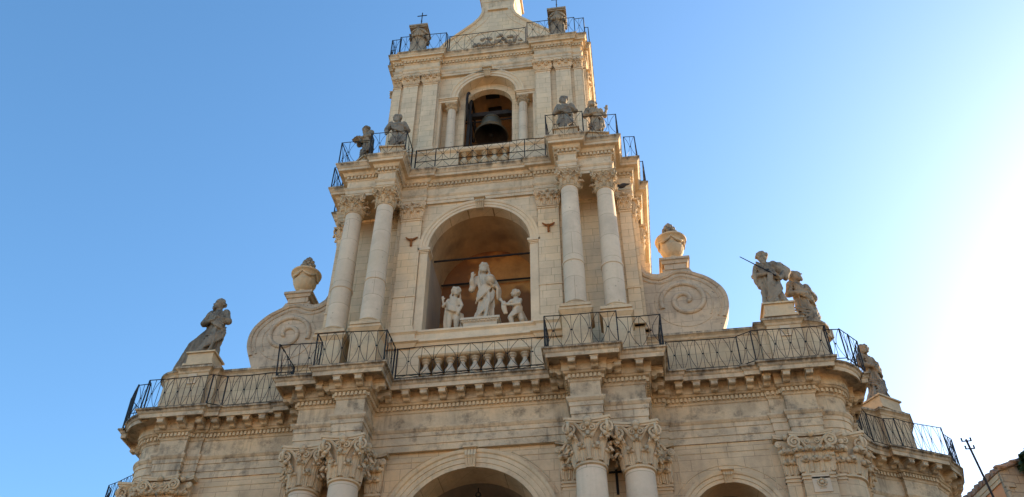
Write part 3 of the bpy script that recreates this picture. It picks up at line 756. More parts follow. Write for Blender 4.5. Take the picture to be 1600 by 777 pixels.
# ------------------------------------------------------------------ urns
def urn_meshes():
    b = MB()
    pr = [(.26,0),(.26,.05),(.20,.08),(.16,.14),(.17,.20),(.25,.25),(.33,.36),(.39,.50),(.41,.58),(.375,.62),(.365,.68),(.385,.76),(.42,.84),(.47,.89),(.53,.92),(.54,.97),(.50,1.0),(.40,1.03),(.28,1.07),(.20,1.13),(.19,1.18)]
    b.lathe(pr, seg=48, fn=lambda a, z: 1+.045*math.cos(14*a)*max(0,1-abs(z-.42)/.2))
    for k in range(5):
        a0 = 2*PI*k/5
        pts = [(.43*math.sin(a0+t*2*PI/5), -.43*math.cos(a0+t*2*PI/5), .86-.16*math.sin(PI*t)) for t in [i/8 for i in range(9)]]
        b.tube(pts, [.02+.03*math.sin(PI*i/8) for i in range(9)], 6); b.ball(pts[0], .05, seg=8, rings=5)
    f = MB(); f.lathe([(.19,1.16),(.26,1.18),(.26,1.25),(.20,1.30)], seg=16)
    rr = random.Random(3)
    for k in range(34):
        t = k/33; a = k*2.4; r_ = .20*(1-t**2.2)+.01; f.ball((r_*math.sin(a), r_*math.cos(a), 1.25+.50*t), .088*(1-.3*t), sz=1.1, seg=7, rings=5)
    return b, f
ub, uf = urn_meshes()
ubm, ufm = ub.mesh('urn_body', 40), uf.mesh('flame_finial', 60); ubm.materials.append(M['carved']); ufm.materials.append(M['statue_dark'])
for s, lab in ((-1,'carved stone urn with pinecone finial on the left scroll buttress'),(1,'carved stone urn with pinecone finial on the right scroll buttress')):
    t = thing('urn', lab, 'urn', (s*6.46,.72,21.58), 0, 'stone urns on the scroll buttresses')
    link('urn_body', ubm, t); link('flame_finial', ufm, t)

# ------------------------------------------------------------------ crowning gable, lantern neck and finials on the top terrace
cr = MB(); GY = 2.4
half = [(3.0,33.74),(3.0,37.0),(2.85,37.6),(2.5,38.15),(2.05,38.6),(1.6,39.05),(1.2,39.45),(.92,39.85),(.78,40.25),(.76,40.7)]
out = half + [(-x, z) for x, z in reversed(half)]
cr.prism_xz(out, GY, GY+1.6); cg = cr.build('gable', M['ashlar_lit'], church)
cm = MB()
for s in (-1,1): cm.tube([(s*(x-.03), GY-.02, z) for x, z in half[1:]], .075, 6); cm.tube([(s*(x-.36), GY-.0, z-.2) for x, z in half[1:-1]], .03, 6)
cm.box(-.5,.5,GY-.10,GY,40.35,40.46); cm.tube([(1.5*math.cos(PI*i/16), GY, 37.9+.75*math.sin(PI*i/16)) for i in range(17)], .04, 6)
cm.build('gable_moulding', M['carved_lit'], cg, smooth=50)
cs = MB()
rr = random.Random(5)
for k in range(46):
    a = rr.uniform(0, PI); q = rr.uniform(.15,1.15); cs.ball((q*math.cos(a)*1.0, GY-.03, 37.55+.62*q*math.sin(a)*.9), rr.uniform(.06,.13), sy=.6, seg=7, rings=5)
cs.build('carved_shell', M['statue'], cg)
ln = MB(); ln.frustum(0,GY+.8,40.7,42.6,.80,.8,.98,.98); ln.box(-1.08,1.08,GY-.28,GY+1.88,42.6,42.8); ln.frustum(0,GY+.8,42.8,45.5,.8,.8,.25,.25)
ln.box(-.86,.86,GY-.06,GY+.6,41.1,41.22)
ln.build('spire', M['ledge_lit'], church)

def finial(x, y, z, lab):
    t = thing('finial', lab, 'finial', (x,y,z), 0, 'carved finials on the top terrace')
    b = MB(); b.frustum(0,0,0,.35,.34,.34,.30,.30); b.frustum(0,0,.35,.75,.30,.30,.31,.31)
    b.lathe([(.27,.75),(.30,.9),(.36,1.15),(.40,1.4),(.39,1.6),(.34,1.72)], seg=20, fn=lambda a, z: 1+.05*math.cos(8*a)); b.box(-.37,.37,-.37,.37,1.72,1.79); b.box(-.41,.41,-.41,.41,1.791,1.90)
    for k in range(4):
        a = PI/2*k; c_, s_ = math.cos(a), math.sin(a)
        for i in range(9):
            u = -0.26+.52*i/8; zz = 1.35+.22*math.cos(PI*u/.52); d = -.335-.03
            b.ball((u*c_-d*s_*-1*-1 if False else u*c_ - d*s_, u*s_ + d*c_, zz), .055, seg=6, rings=4)
            if i%2==0: b.ball((u*.8*c_ - (d+.01)*s_, u*.8*s_ + (d+.01)*c_, 1.15), .06, sz=1.8, seg=6, rings=4)
    b.build('carved_block', M['statue'], t)
    c = MB(); c.ball((0,0,2.03), .22, sz=.9, seg=14, rings=9)
    for k in range(12): a = k*PI/6; c.ball((.17*math.cos(a), .17*math.sin(a), 1.95), .08, seg=6, rings=5)
    c.ball((0,0,2.25), .10, seg=8, rings=6); c.build('knob', M['statue'], t, smooth=60)
    i = MB(); i.tube([(0,0,2.3),(0,0,3.35)], .022, 6); i.tube([(-.22,0,3.12),(.22,0,3.12)], .022, 6); i.ball((0,0,2.7), .04, seg=6, rings=4)
    i.build('iron_cross', M['iron'], t)
finial(-3.05,-.05,33.77,'carved stone block finial with iron cross on the left of the top terrace')
finial(3.05,-.05,33.77,'carved stone block finial with iron cross on the right of the top terrace')

# ------------------------------------------------------------------ wrought iron railings
def railing(path, z, h, cell=.42, mid=None, jitter=.012, lean=0.0, low=.05, seed=1, node=True):
    rr = random.Random(seed); mb = MB(); P = [Vector((x,y)) for x, y in path]
    tops = []
    ctr = sum(P, Vector((0,0)))/len(P)
    for i, p in enumerate(P):
        d = (P[min(i+1,len(P)-1)]-P[max(0,i-1)]).normalized(); nn = Vector((d.y,-d.x))
        tops.append(p + nn*(lean+rr.uniform(-1,1)*jitter*2))
    for i, (a, b_) in enumerate(zip(P, P[1:])):
        ta, tb = tops[i], tops[i+1]; L_ = (b_-a).length
        dz = rr.uniform(-.02,.02)
        def pt(t, v):  # t along, v height fraction
            q = a.lerp(b_, t).lerp(ta.lerp(tb, t), v); return Vector((q.x, q.y, z+v*(h+dz*0)))
        n = max(1, round(L_/.6)); mb.tube([pt(k/n,1)+Vector((0,0,rr.uniform(-1,1)*jitter)) for k in range(n+1)], .018, 4)
        mb.tube([pt(0,low/h),pt(1,low/h)], .017, 4)
        if mid: mb.tube([pt(0,mid/h),pt(1,mid/h)], .020, 4)
        if L_ < .25: continue
        n = max(1, round(L_/cell)); v0 = (mid or low)/h
        for k in range(n):
            t0, t1 = k/n, (k+1)/n; tm = (t0+t1)/2; dt = (t1-t0)*.5
            mb.tube([pt(tm+rr.uniform(-.1,.1)*dt, v0), pt(tm+rr.uniform(-.1,.1)*dt, 1)], .009, 4)
            if k and rr.random() > .15: mb.tube([pt(t0,v0), pt(t0+rr.uniform(-.06,.06)*dt,1)], .009, 4)
            for s in (-1,1):
                ar = [pt(tm+s*dt*(.12+.80*abs(2*q-1)**1.6), v0+(1-v0)*q) for q in [j/8 for j in range(9)]]
                mb.tube(ar, .008, 4)
            if node: mb.ball(pt(tm, v0+(1-v0)*.5), .027, seg=6, rings=4)
            if mid:
                mb.tube([pt(t0,low/h),pt(tm,mid/h),pt(t1,low/h)], .009, 4)
    for i, p in enumerate(P):
        q = tops[i]; mb.tube([(p.x,p.y,z-.03),(q.x,q.y,z+h+.01)], .024, 4)
        if i in (0, len(P)-1): mb.tube([(p.x,p.y+.02,z-.03),(q.x,q.y+.05,z+h)], .024, 4)
    return mb.build('railing', M['iron'], church)
o1 = offset(P1R, .61)
def inv(p): return [(-x, y) for x, y in reversed(p)]
# first terrace: centre, blocks over the columns, wings, flanks
cpath = [(-2.22,-1.20),(2.22,-1.20)]
railing(cpath, 16.43, 1.10, mid=.14, cell=.74, seed=2)
blk = [(2.30,-1.25),(2.31,-2.18),(4.37,-2.18),(4.37,-1.83),(5.60,-1.83),(5.60,-.75)]
railing(blk, 16.43, 1.10, cell=.5, jitter=.025, seed=3); railing(inv(blk), 16.43, 1.12, cell=.5, jitter=.03, seed=8, lean=.04)
wing = [(5.75,-.52),(7.80,-.50),(8.2,-.70),(10.32,-.70),(10.34,-.48),(10.76,-.46),(11.02,-.12),(11.34,.26),(11.34,.95),(11.30,2.1)]
railing(wing, 16.43, 1.08, cell=.42, seed=4, jitter=.02); railing(inv(wing), 16.43, 1.08, cell=.42, seed=5, jitter=.02)
flk = [(11.45,3.1),(11.75,3.7),(12.2,4.4),(12.85,4.85),(13.2,4.85),(14.85,5.75),(15.0,6.1),(15.35,6.6),(15.5,7.4),(15.5,9)]
railing(flk, 16.43, 1.08, cell=.36, seed=6, jitter=.03); railing(inv(flk), 16.43, 1.08, cell=.36, seed=7, jitter=.03)
# second terrace
railing([(-2.4,-.87),(-1.65,-.87),(1.65,-.87),(2.4,-.87)], 25.73, 1.06, mid=.42, cell=.55, seed=12)
b2 = [(2.52,-.95),(2.53,-1.83),(3.84,-1.83),(3.84,-1.56),(5.04,-1.56),(5.04,-.5)]
railing(b2, 25.73, 1.12, cell=.62, seed=13, jitter=.02); railing(inv(b2), 25.73, 1.12, cell=.62, seed=14, jitter=.02)
b2b = [(5.25,-.42),(5.66,-.42),(5.70,.85),(5.92,.86),(5.92,5)]
railing(b2b, 25.73, 1.10, cell=.45, seed=15); railing(inv(b2b), 25.73, 1.10, cell=.45, seed=16)
# top terrace
b3p = [(1.72,-.22),(1.76,-.38),(3.78,-.38),(3.78,-.31),(4.18,-.30),(4.19,.20),(4.34,.21),(4.34,4.5)]
railing([(-1.66,-.15),(1.66,-.15)], 33.77, 1.10, cell=.62, seed=17)
railing(b3p, 33.77, 1.10, cell=.55, seed=18); railing(inv(b3p), 33.77, 1.10, cell=.55, seed=19)

# ------------------------------------------------------------------ bell
bl = thing('bell', 'large bronze church bell hanging in the open belfry arch', 'bell', (.05,1.15,29.5))
b = MB(); b.lathe([(.70,0),(.69,.04),(.62,.14),(.53,.28),(.46,.45),(.42,.70),(.40,.88),(.36,1.0),(.25,1.08),(.0001,1.10)], seg=40, cap=False)
b.lathe([(.66,.0),(.70,0)], seg=40, cap=False)
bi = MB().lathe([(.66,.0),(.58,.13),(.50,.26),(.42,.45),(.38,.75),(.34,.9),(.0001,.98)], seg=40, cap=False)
for z, r_ in ((.10,.665),(.30,.53),(.84,.415)): b.lathe([(r_,z-.02),(r_+.02,z),(r_,z+.02)], seg=40, cap=False)
b.build('bell_body', M['bronze'], bl, smooth=45); bi.build('bell_interior', M['wood'], bl, smooth=60)  # dark inside painted on so the bell mouth reads unlit
b = MB(); b.tube([(0,0,.95),(0,0,.15)], .035, 6); b.ball((0,0,.08), .11, seg=10, rings=7); b.build('clapper', M['iron'], bl)
b = MB(); 
for a in (0, PI/3, 2*PI/3): b.tube([(.13*math.cos(a),.13*math.sin(a),1.05),(.1*math.cos(a),.1*math.sin(a),1.24),(-.1*math.cos(a),-.1*math.sin(a),1.24),(-.13*math.cos(a),-.13*math.sin(a),1.05)], .035, 6)
b.build('crown', M['bronze'], bl)
yk = thing('bell_headstock', 'black timber beam with bell wheel across the belfry arch', 'beam', (.0,1.15,30.74))
b = MB(); b.box(-1.5,1.5,-.10,.10,0,.16); b.box(-.75,.75,-.08,.08,.161,.26); b.tube([(-1.5,0,-.25),(1.5,0,-.25)],.035,6); b.build('beam', M['wood'], yk)
b = MB()
for k in range(33):
    a0, a1 = 2*PI*k/32, 2*PI*(k+1)/32
    if k < 32: b.tube([(-.82,.95*math.cos(a0),.1+.95*math.sin(a0)*1.15),(-.82,.95*math.cos(a1),.1+.95*math.sin(a1)*1.15)], .055, 6)
for a in range(6): b.tube([(-.82,0,.1),(-.82,.95*math.cos(a*PI/3),.1+1.09*math.sin(a*PI/3))], .035, 5)
b.tube([(-.85,-.45,-2.6),(-.78,-.35,.9)], .07, 6); b.tube([(-.7,-.3,-2.6),(-.78,-.2,0)], .04, 6)
b.build('bell_wheel', M['wood'], yk)

# ------------------------------------------------------------------ small fittings
def anchor(x, y, z, sc=1):
    b = MB(); b.tube([(0,0,-.18),(.0,-.03,.06)], .045, 6); b.tube([(-.21,-.01,.25),(-.12,-.03,.14),(0,-.05,.07),(.12,-.03,.13),(.22,-.01,.22)], [.025,.04,.05,.04,.025], 6)
    b.tube([(0,.05,.09),(0,-.08,.09)], .05, 6)
    o = b.build('tie_rod_anchor', M['rust'], church, (x,y,z)); o.scale = (sc,)*3; return o
anchor(-2.33,-.58,22.45,.95); anchor(2.39,-.58,22.52,.95)
b = MB(); b.tube([(0,0,-.35),(0,0,.35)], .04, 6); b.tube([(-.2,0,.3),(.2,0,.3)], .03, 6); b.build('wall_anchor', M['iron'], church, (3.98,-.30,13.2))
def plaque(x, y, z, w, h, name='plaque'):
    b = MB(); b.box(-w/2,w/2,-.03,.0,-h/2,h/2); o = b.build(name, M['white'], church, (x,y,z))
    e = MB()
    for i in range(12): a = i*PI/6; e.ball((.1*w/.45*math.cos(a),-.045,.1*w/.45*math.sin(a)), .035, seg=6, rings=4)
    e.ball((0,-.05,0), .06, seg=8, rings=5); e.box(-.08,.08,-.05,-.02,-.2*h-.06,-.2*h-.02)
    e.build('carved_emblem', M['carved'], o); return o
for s in (-1,1):
    plaque(s*9.3,-.10,12.9,.46,.52); plaque(s*9.38,.11,18.0,.30,.38)
hook = thing('hanging_hook', 'small dark iron hook and ring hanging from the central porch vault', 'hook', (0,.75,13.82))
MB().tube([(0,0,.02),(0,0,-.12)], .02, 6).build('rod', M['iron'], hook)
MB().tube([(.07*math.sin(2*PI*i/14),0,-.19+.07*math.cos(2*PI*i/14)) for i in range(15)], .02, 6).build('ring', M['iron'], hook)

def pigeon(x, y, z, rz, lab):
    b = MB(); b.ball((0,0,.09), .085, sx=1.9, sz=1.0, seg=12, rings=8); b.ball((.15,0,.17), .05, seg=10, rings=7)
    b.tube([(.08,0,.12),(.15,0,.17)], [.06,.045], 8); b.tube([(-.10,0,.09),(-.27,0,.05)], [.06,.02], 6); b.tube([(.19,0,.165),(.225,0,.155)], [.012,.004], 5)
    for s in (-1,1): b.tube([(.02,s*.03,.04),(.02,s*.03,0)], .008, 5)
    tag(b.build('pigeon', M['pigeon'], None, (x,y,z), rz, smooth=60), lab, 'pigeon')
pigeon(5.02,-.35,24.32,R(160),'dark grey pigeon perched beside the upper right column capital')

# ------------------------------------------------------------------ statues
def remesh(mb, vox, name, folds=0.0, seed=0, smooth_it=1, fold_fn=None):
    me = mb.mesh(name)
    o = bpy.data.objects.new(name, me); col.objects.link(o)
    m = o.modifiers.new('r', 'REMESH'); m.mode = 'VOXEL'; m.voxel_size = vox; m.use_smooth_shade = True
    sm = o.modifiers.new('s', 'SMOOTH'); sm.factor = .5; sm.iterations = smooth_it
    dg = bpy.context.evaluated_depsgraph_get(); ev = o.evaluated_get(dg)
    me2 = bpy.data.meshes.new_from_object(ev); me2.name = name
    bpy.data.objects.remove(o); bpy.data.meshes.remove(me)
    if folds:
        nr_ = [v.normal.copy() for v in me2.vertices]; cs_ = [v.co.copy() for v in me2.vertices]
        for i_, (p, n) in enumerate(zip(cs_, nr_)):
            q = noise.noise(Vector((p.x*7+seed, p.y*7, p.z*2.2)))*.6 + noise.noise(Vector((p.x*15+seed, p.y*15, p.z*5)))*.4
            k = folds*(fold_fn(p) if fold_fn else 1)
            cs_[i_] = p + n*(abs(q)*-2+.35)*k
        me2.vertices.foreach_set('co', [c for p in cs_ for c in p]); me2.update()
    for p in me2.polygons: p.use_smooth = True
    return me2
def chain(mb, pts, rad, seg=10):
    mb.tube(pts, rad, seg)
    for p, r_ in zip(pts, rad if hasattr(rad,'__len__') else [rad]*len(pts)): mb.ball(p, r_*.99, seg=10, rings=7)
def hand(mb, c, d, up, sc=1.0):
    """open palm with five separate curled fingers; d: pointing direction, up: thumb side"""
    c, d, up = Vector(c), Vector(d).normalized(), Vector(up).normalized(); sd_ = d.cross(up).normalized()
    chain(mb, [c, c+d*.05*sc, c+d*.09*sc], [.038*sc,.045*sc,.042*sc], 8)
    for i, l in enumerate((.085,.1,.095,.075)):
        b0 = c+d*.09*sc+up*(.036-.024*i)*sc; mb.tube([b0, b0+d*l*.5*sc+sd_*.012*sc, b0+d*l*.85*sc+sd_*.045*sc], [.014*sc,.013*sc,.010*sc], 6)
    b0 = c+d*.03*sc+up*.04*sc; mb.tube([b0, b0+up*.04*sc+d*.03*sc, b0+up*.05*sc+d*.075*sc], [.017*sc,.015*sc,.011*sc], 6)
def head(mb, c, look, sc=1.0, beard=0, hair=1, long_hair=False, hood=False, curly=False):
    c = Vector(c); f = Vector(look).normalized(); rt = f.cross(Vector((0,0,1))).normalized(); up = rt.cross(f)
    def P(a, b_, z): return c + rt*a*sc + f*b_*sc + up*z*sc
    mb.ball(P(0,0,.03), .118*sc, sz=1.12, seg=16, rings=12); mb.ball(P(0,.045,-.04), .085*sc, sz=1.15, seg=12, rings=9)
    mb.tube([P(0,.115,.045), P(0,.150,-.015)], [.014*sc,.026*sc], 6)                      # nose
    mb.tube([P(-.075,.095,.062), P(0,.118,.055), P(.075,.095,.062)], [.016*sc,.017*sc,.016*sc], 6)  # brow
    for s in (-1,1): mb.ball(P(s*.042,.098,.028), .017*sc, seg=8, rings=6); mb.ball(P(s*.115,-.005,.01), .028*sc, sx=.5, seg=8, rings=6); mb.ball(P(s*.05,.08,-.03), .035*sc, seg=8, rings=6)
    mb.tube([P(-.035,.118,-.058), P(0,.128,-.055), P(.035,.118,-.058)], .012*sc, 6); mb.ball(P(0,.10,-.105), .035*sc, seg=8, rings=6)
    rr = random.Random(int(abs(c.x*100)+abs(c.z*37)))
    if hair:
        for k in range(46):
            a = rr.uniform(-2.35,2.35); e = rr.uniform(-.3,1.3)
            d = -f*math.cos(a)*math.cos(e) + rt*math.sin(a)*math.cos(e) + up*math.sin(e)
            if d.dot(f) > .45 and e < .9: continue
            mb.ball(c+up*.03*sc+d*.118*sc, rr.uniform(.028,.042)*sc*(1.15 if curly else 1), seg=7, rings=5)
    if long_hair:
        for s in (-1,1):
            for j in range(3): mb.tube([P(s*.10,-.03-.03*j,.03), P(s*(.13+.01*j),-.03-.03*j,-.08), P(s*(.12+.01*j),0-.03*j,-.19), P(s*.14,.02-.04*j,-.26)], [.024*sc,.028*sc,.026*sc,.014*sc], 7)
    if beard:
        for k in range(int(26)):
            a = rr.uniform(-1,1); t = rr.random(); mb.ball(P(a*.078*(1-.55*t), .085+.03*(1-abs(a)), -.07-beard*t), rr.uniform(.025,.035)*sc, sz=1.5, seg=7, rings=5)
    if hood:
        for k in range(24):
            a = -PI*.62+PI*1.24*k/23; mb.ball(c+(-f*math.cos(a)+rt*math.sin(a))*.125*sc+up*.0, .05*sc, sz=2.2, seg=8, rings=6)
        mb.ball(P(0,-.03,.10), .115*sc, seg=10, rings=7)
RS = .895      # the robe ends at the neck
def robe(mb, H, lean=(0,0), hips=0, w=1.0, seed=0, sway=.04, flare=1.15, twist=.5, rows=46, seg=72, knee=None, facing=0.):
    """draped standing body from hem to shoulders"""
    rr = random.Random(seed); ph = [rr.uniform(0,6.28) for _ in range(6)]
    tab = [(0,.34*flare,.29*flare,.05),(.08,.31*flare,.26*flare,.055),(.25,.27,.225,.05),(.42,.255,.205,.036),(.55,.25,.20,.026),(.64,.235,.185,.022),(.72,.245,.19,.02),(.80,.27,.19,.018),(.865,.255,.165,.012),(.905,.17,.12,.004),(.93,.085,.085,0),(.99,.068,.07,0)]
    vs_ = []; cen = []
    for j in range(rows+1):
        t = j/rows*.97
        for a_, b_ in zip(tab, tab[1:]):
            if a_[0] <= t <= b_[0]: q = (t-a_[0])/(b_[0]-a_[0]); rx_, ry_, am_ = [a_[i]+(b_[i]-a_[i])*q for i in (1,2,3)]
        cx = lean[0]*t + hips*math.sin(PI*min(1,t/.95))*.12 + sway*math.sin(t*4); cy = lean[1]*t
        cen.append((cx, cy, t*H*RS))
        for k in range(seg):
            a = 2*PI*k/seg; tw = twist*t*2
            fo = am_*1.9*(.65*(1-2*abs(math.sin(4.5*a+ph[0]+tw*1.4+.5*math.sin(t*7+ph[3])))**.7)+.5*(1-2*abs(math.sin(3.5*a+ph[1]-tw*2)))+.35*math.cos(5*a+ph[2]+tw))
            kx = 0
            if knee and .18 < t < .55:                    # one knee pressing through the cloth
                d_ = math.cos(a-knee); kx = max(0,d_)**6*.085*math.sin(PI*(t-.18)/.37)
            sc_ = H/2.0
            vs_.append((cx+(rx_*w*.92*sc_+fo*sc_+kx)*math.sin(a), cy-(ry_*w*.92*sc_+fo*sc_+kx)*math.cos(a), t*H*RS))
    n = rows+1
    fs = [(i*seg+k, i*seg+(k+1)%seg, (i+1)*seg+(k+1)%seg, (i+1)*seg+k) for i in range(n-1) for k in range(seg)]
    fs += [tuple(range(seg-1,-1,-1)), tuple(range((n-1)*seg, n*seg))]
    mb.add(vs_, fs); return cen
def swag(mb, cen, H, t0, a0, t1, a1, rad=.04, bulge=1.0, n=14, w=1.0, k=4, spread=.05):
    """group of rope-like folds of a mantle running round the body from (height t0, angle a0) to (t1, a1)"""
    for j in range(k):
        pts = []
        for i in range(n+1):
            q = i/n; t = t0+(t1-t0)*q - .05*math.sin(PI*q) + spread*(j-(k-1)/2); a = a0+(a1-a0)*q
            c = cen[max(0,min(len(cen)-1, int(t/.97*(len(cen)-1))))]
            rx_ = (.285-.05*t)*w*H/2.0*bulge + .02*math.sin(q*9+j); ry_ = (.235-.04*t)*w*H/2.0*bulge
            pts.append((c[0]+rx_*math.sin(a), c[1]-ry_*math.cos(a), t*H*RS))
        mb.tube(pts, [rad*(.55+.45*math.sin(PI*min(1,max(0,i/n)))) for i in range(n+1)], 7)
def statue_thing(lab, loc, rz, me, m, plinth=None, extra=(), name='statue', grp='stone statues of saints'):
    t = thing(name, lab, 'statue', loc, rz, grp)
    f = link('figure', me, t); me.materials.append(m)
    if plinth:
        p = MB(); w, d, h = plinth; p.box(-w,w,-d,d,-h,-.06 if h > .3 else -.0)
        if h > .3: p.box(-w-.06,w+.06,-d-.06,d+.06,-.059,.0); p.box(-w-.07,w+.07,-d-.07,d+.07,-h,-h+.09)
        p.build('plinth', M['carved'], t)
    for nm, mb_, mt in extra: mb_.build(nm, mt, t, smooth=40)
    return t

# Christ with globe in the niche, right hand raised
def st_christ():
    mb = MB(); H = 2.08
    cen = robe(mb, H, hips=.3, seed=1, knee=.5, twist=.3)
    head(mb, (.0,-.05,1.92), (.05,-1,.05), 1.22, beard=.07, long_hair=True)
    chain(mb, [(-.23,-.0,1.60),(-.38,-.02,1.24),(-.36,-.16,1.42),(-.34,-.20,1.54)], [.10,.105,.075,.05]); hand(mb, (-.34,-.20,1.54), (0,-.15,1), (1,0,0), 1.15)
    chain(mb, [(.23,0,1.60),(.40,-.02,1.26),(.32,-.20,1.16)], [.10,.11,.06]); hand(mb, (.31,-.22,1.16), (-.3,-.8,.2), (0,0,1), 1.1)
    swag(mb, cen, H, .72, .9, .44, -1.3, .045, 1.08, k=4); swag(mb, cen, H, .60, 1.3, .12, -.6, .04, 1.08, k=3, spread=.06)
    for j in range(4): mb.tube([(.40+.03*j,-.10+.05*j,1.26),(.46+.02*j,-.12+.05*j,1.1),(.44+.03*j,-.06+.05*j,.78)], [.05,.055,.02], 7)
    orb = MB(); orb.ball((.25,-.30,1.32), .16, seg=24, rings=16)
    for k in range(1): orb.tube([(.25+.163*math.cos(2*PI*i/24), -.30+.163*math.sin(2*PI*i/24), 1.33) for i in range(25)], .012, 5)
    return remesh(mb, .02, 'figure', .011, 3), [('globe', orb, M['inner_statue'])]
me, ex = st_christ()
statue_thing('pale stone Christ with raised hand and globe in the middle of the arched niche', (.14,-.05,19.05), 0, me, M['inner_statue'], None, ex, grp='figures in the niche').scale = (1.04,1.08,1.21)
np_ = MB(); np_.box(-1.45,1.55,-.40,.35,18.62,18.78)
np_.box(-.40,.66,-.50,.45,18.63,18.84); np_.frustum(.13,-.03,18.84,18.92,.55,.48,.60,.52); np_.box(-.50,.76,-.58,.54,18.921,19.0); np_.box(-.44,.70,-.52,.48,19.001,19.05)
for i in range(12): np_.ball((-.44+i*.103,-.53,18.89), .04, seg=7, rings=5)
np_.build('statue_base', M['inner_statue'], church)

def st_putto(kneel, seed):
    mb = MB()
    if not kneel:
        chain(mb, [(-.10,0,.72),(-.11,-.05,.42),(-.11,.0,.08)], [.125,.095,.055]); chain(mb, [(.10,0,.72),(.13,-.08,.42),(.12,.03,.08)], [.125,.095,.055])
        for x in (-.11,.12): chain(mb, [(x,-.0,.05),(x,-.14,.035)], [.055,.04])
        chain(mb, [(0,0,.76),(0,-.01,.95),(.0,.0,1.13)], [.19,.18,.17]); head(mb, (.07,-.05,1.44), (.35,-1,.0), 1.15, curly=True, long_hair=True)
        chain(mb, [(0,0,1.15),(.05,-.02,1.32)], [.10,.07])
        chain(mb, [(-.18,0,1.18),(-.34,-.0,1.02),(-.36,-.05,1.20)], [.075,.06,.045]); hand(mb, (-.36,-.05,1.20), (-.1,0,1), (1,0,0), 1.0)
        chain(mb, [(.18,0,1.18),(.28,-.06,.95),(.24,-.16,.72)], [.075,.06,.045]); hand(mb, (.24,-.16,.72), (-.4,-.2,-1), (-1,0,0), 1.0)
        for j in range(5): mb.tube([(-.22,-.10+.03*j,1.12-.05*j),(-.10,-.21,.90-.04*j),(.08,-.22,.80-.035*j),(.24,-.13,.80-.03*j)], .04, 7)
        for j in range(4): mb.tube([(-.26+.03*j,.08,1.0),(-.28+.02*j,.10,.5),(-.24+.04*j,.08,.05)], [.05,.06,.05], 7); mb.tube([(.22+.02*j,.05+.02*j,.75),(.25+.02*j,.08,.4),(.26,.08,.04)], [.045,.05,.05], 7)
    else:
        chain(mb, [(-.02,0,.60),(-.16,-.12,.36),(-.10,-.08,.12)], [.13,.10,.07]); chain(mb, [(.10,.02,.60),(.22,-.02,.32),(.30,.16,.10),(.36,.28,.08)], [.13,.10,.07,.05])
        chain(mb, [(-.10,-.08,.10),(-.04,.0,.06),(.05,.08,.07)], [.07,.07,.06])
        chain(mb, [(.06,0,.62),(.05,-.02,.84),(.02,0,1.02)], [.17,.165,.155]); head(mb, (.0,-.04,1.28), (-.25,-1,.15), 1.15, curly=True)
        chain(mb, [(.02,0,1.02),(.0,-.02,1.18)], [.09,.07])
        chain(mb, [(-.13,-.02,1.05),(-.28,-.08,.88),(-.42,-.14,.94)], [.07,.055,.042]); hand(mb, (-.42,-.14,.94), (-.6,-.2,.6), (0,0,1), 1.0)
        chain(mb, [(.17,-.02,1.05),(.16,-.16,.82),(-.08,-.22,.76),(-.28,-.20,.80)], [.07,.055,.045,.04]); hand(mb, (-.28,-.20,.80), (-1,-.1,.2), (0,0,1), 1.0)
        for j in range(4): mb.tube([(-.44+.03*j,-.18,.95),(-.42+.03*j,-.16,.7),(-.34+.02*j,-.12,.5)], [.03,.05,.04], 7)
        for j in range(4): mb.tube([(.22,-.02,.78-.05*j),(.05,-.20,.62-.06*j),(-.16,-.18,.42-.03*j)], .04, 7)
        for j in range(3): mb.tube([(.2,.1,.7),(.26+.04*j,.16,.4),(.22+.06*j,.2,.04)], .05, 7)
    mb.lathe([(.34,0),(.33,.05),(.26,.09)], seg=14, sy=.75)
    return remesh(mb, .018, 'figure', .005, seed)
statue_thing('small stone cherub standing with cloth over its hips on the left in the niche', (-.84,-.06,18.78), 0, st_putto(False, 5), M['inner_statue'], grp='figures in the niche', name='cherub_statue').scale = (1.0,1.0,1.16)
statue_thing('small stone cherub kneeling with both arms held out on the right in the niche', (1.20,-.06,18.78), 0, st_putto(True, 6), M['inner_statue'], grp='figures in the niche', name='cherub_statue').scale = (.95,1.0,1.08)

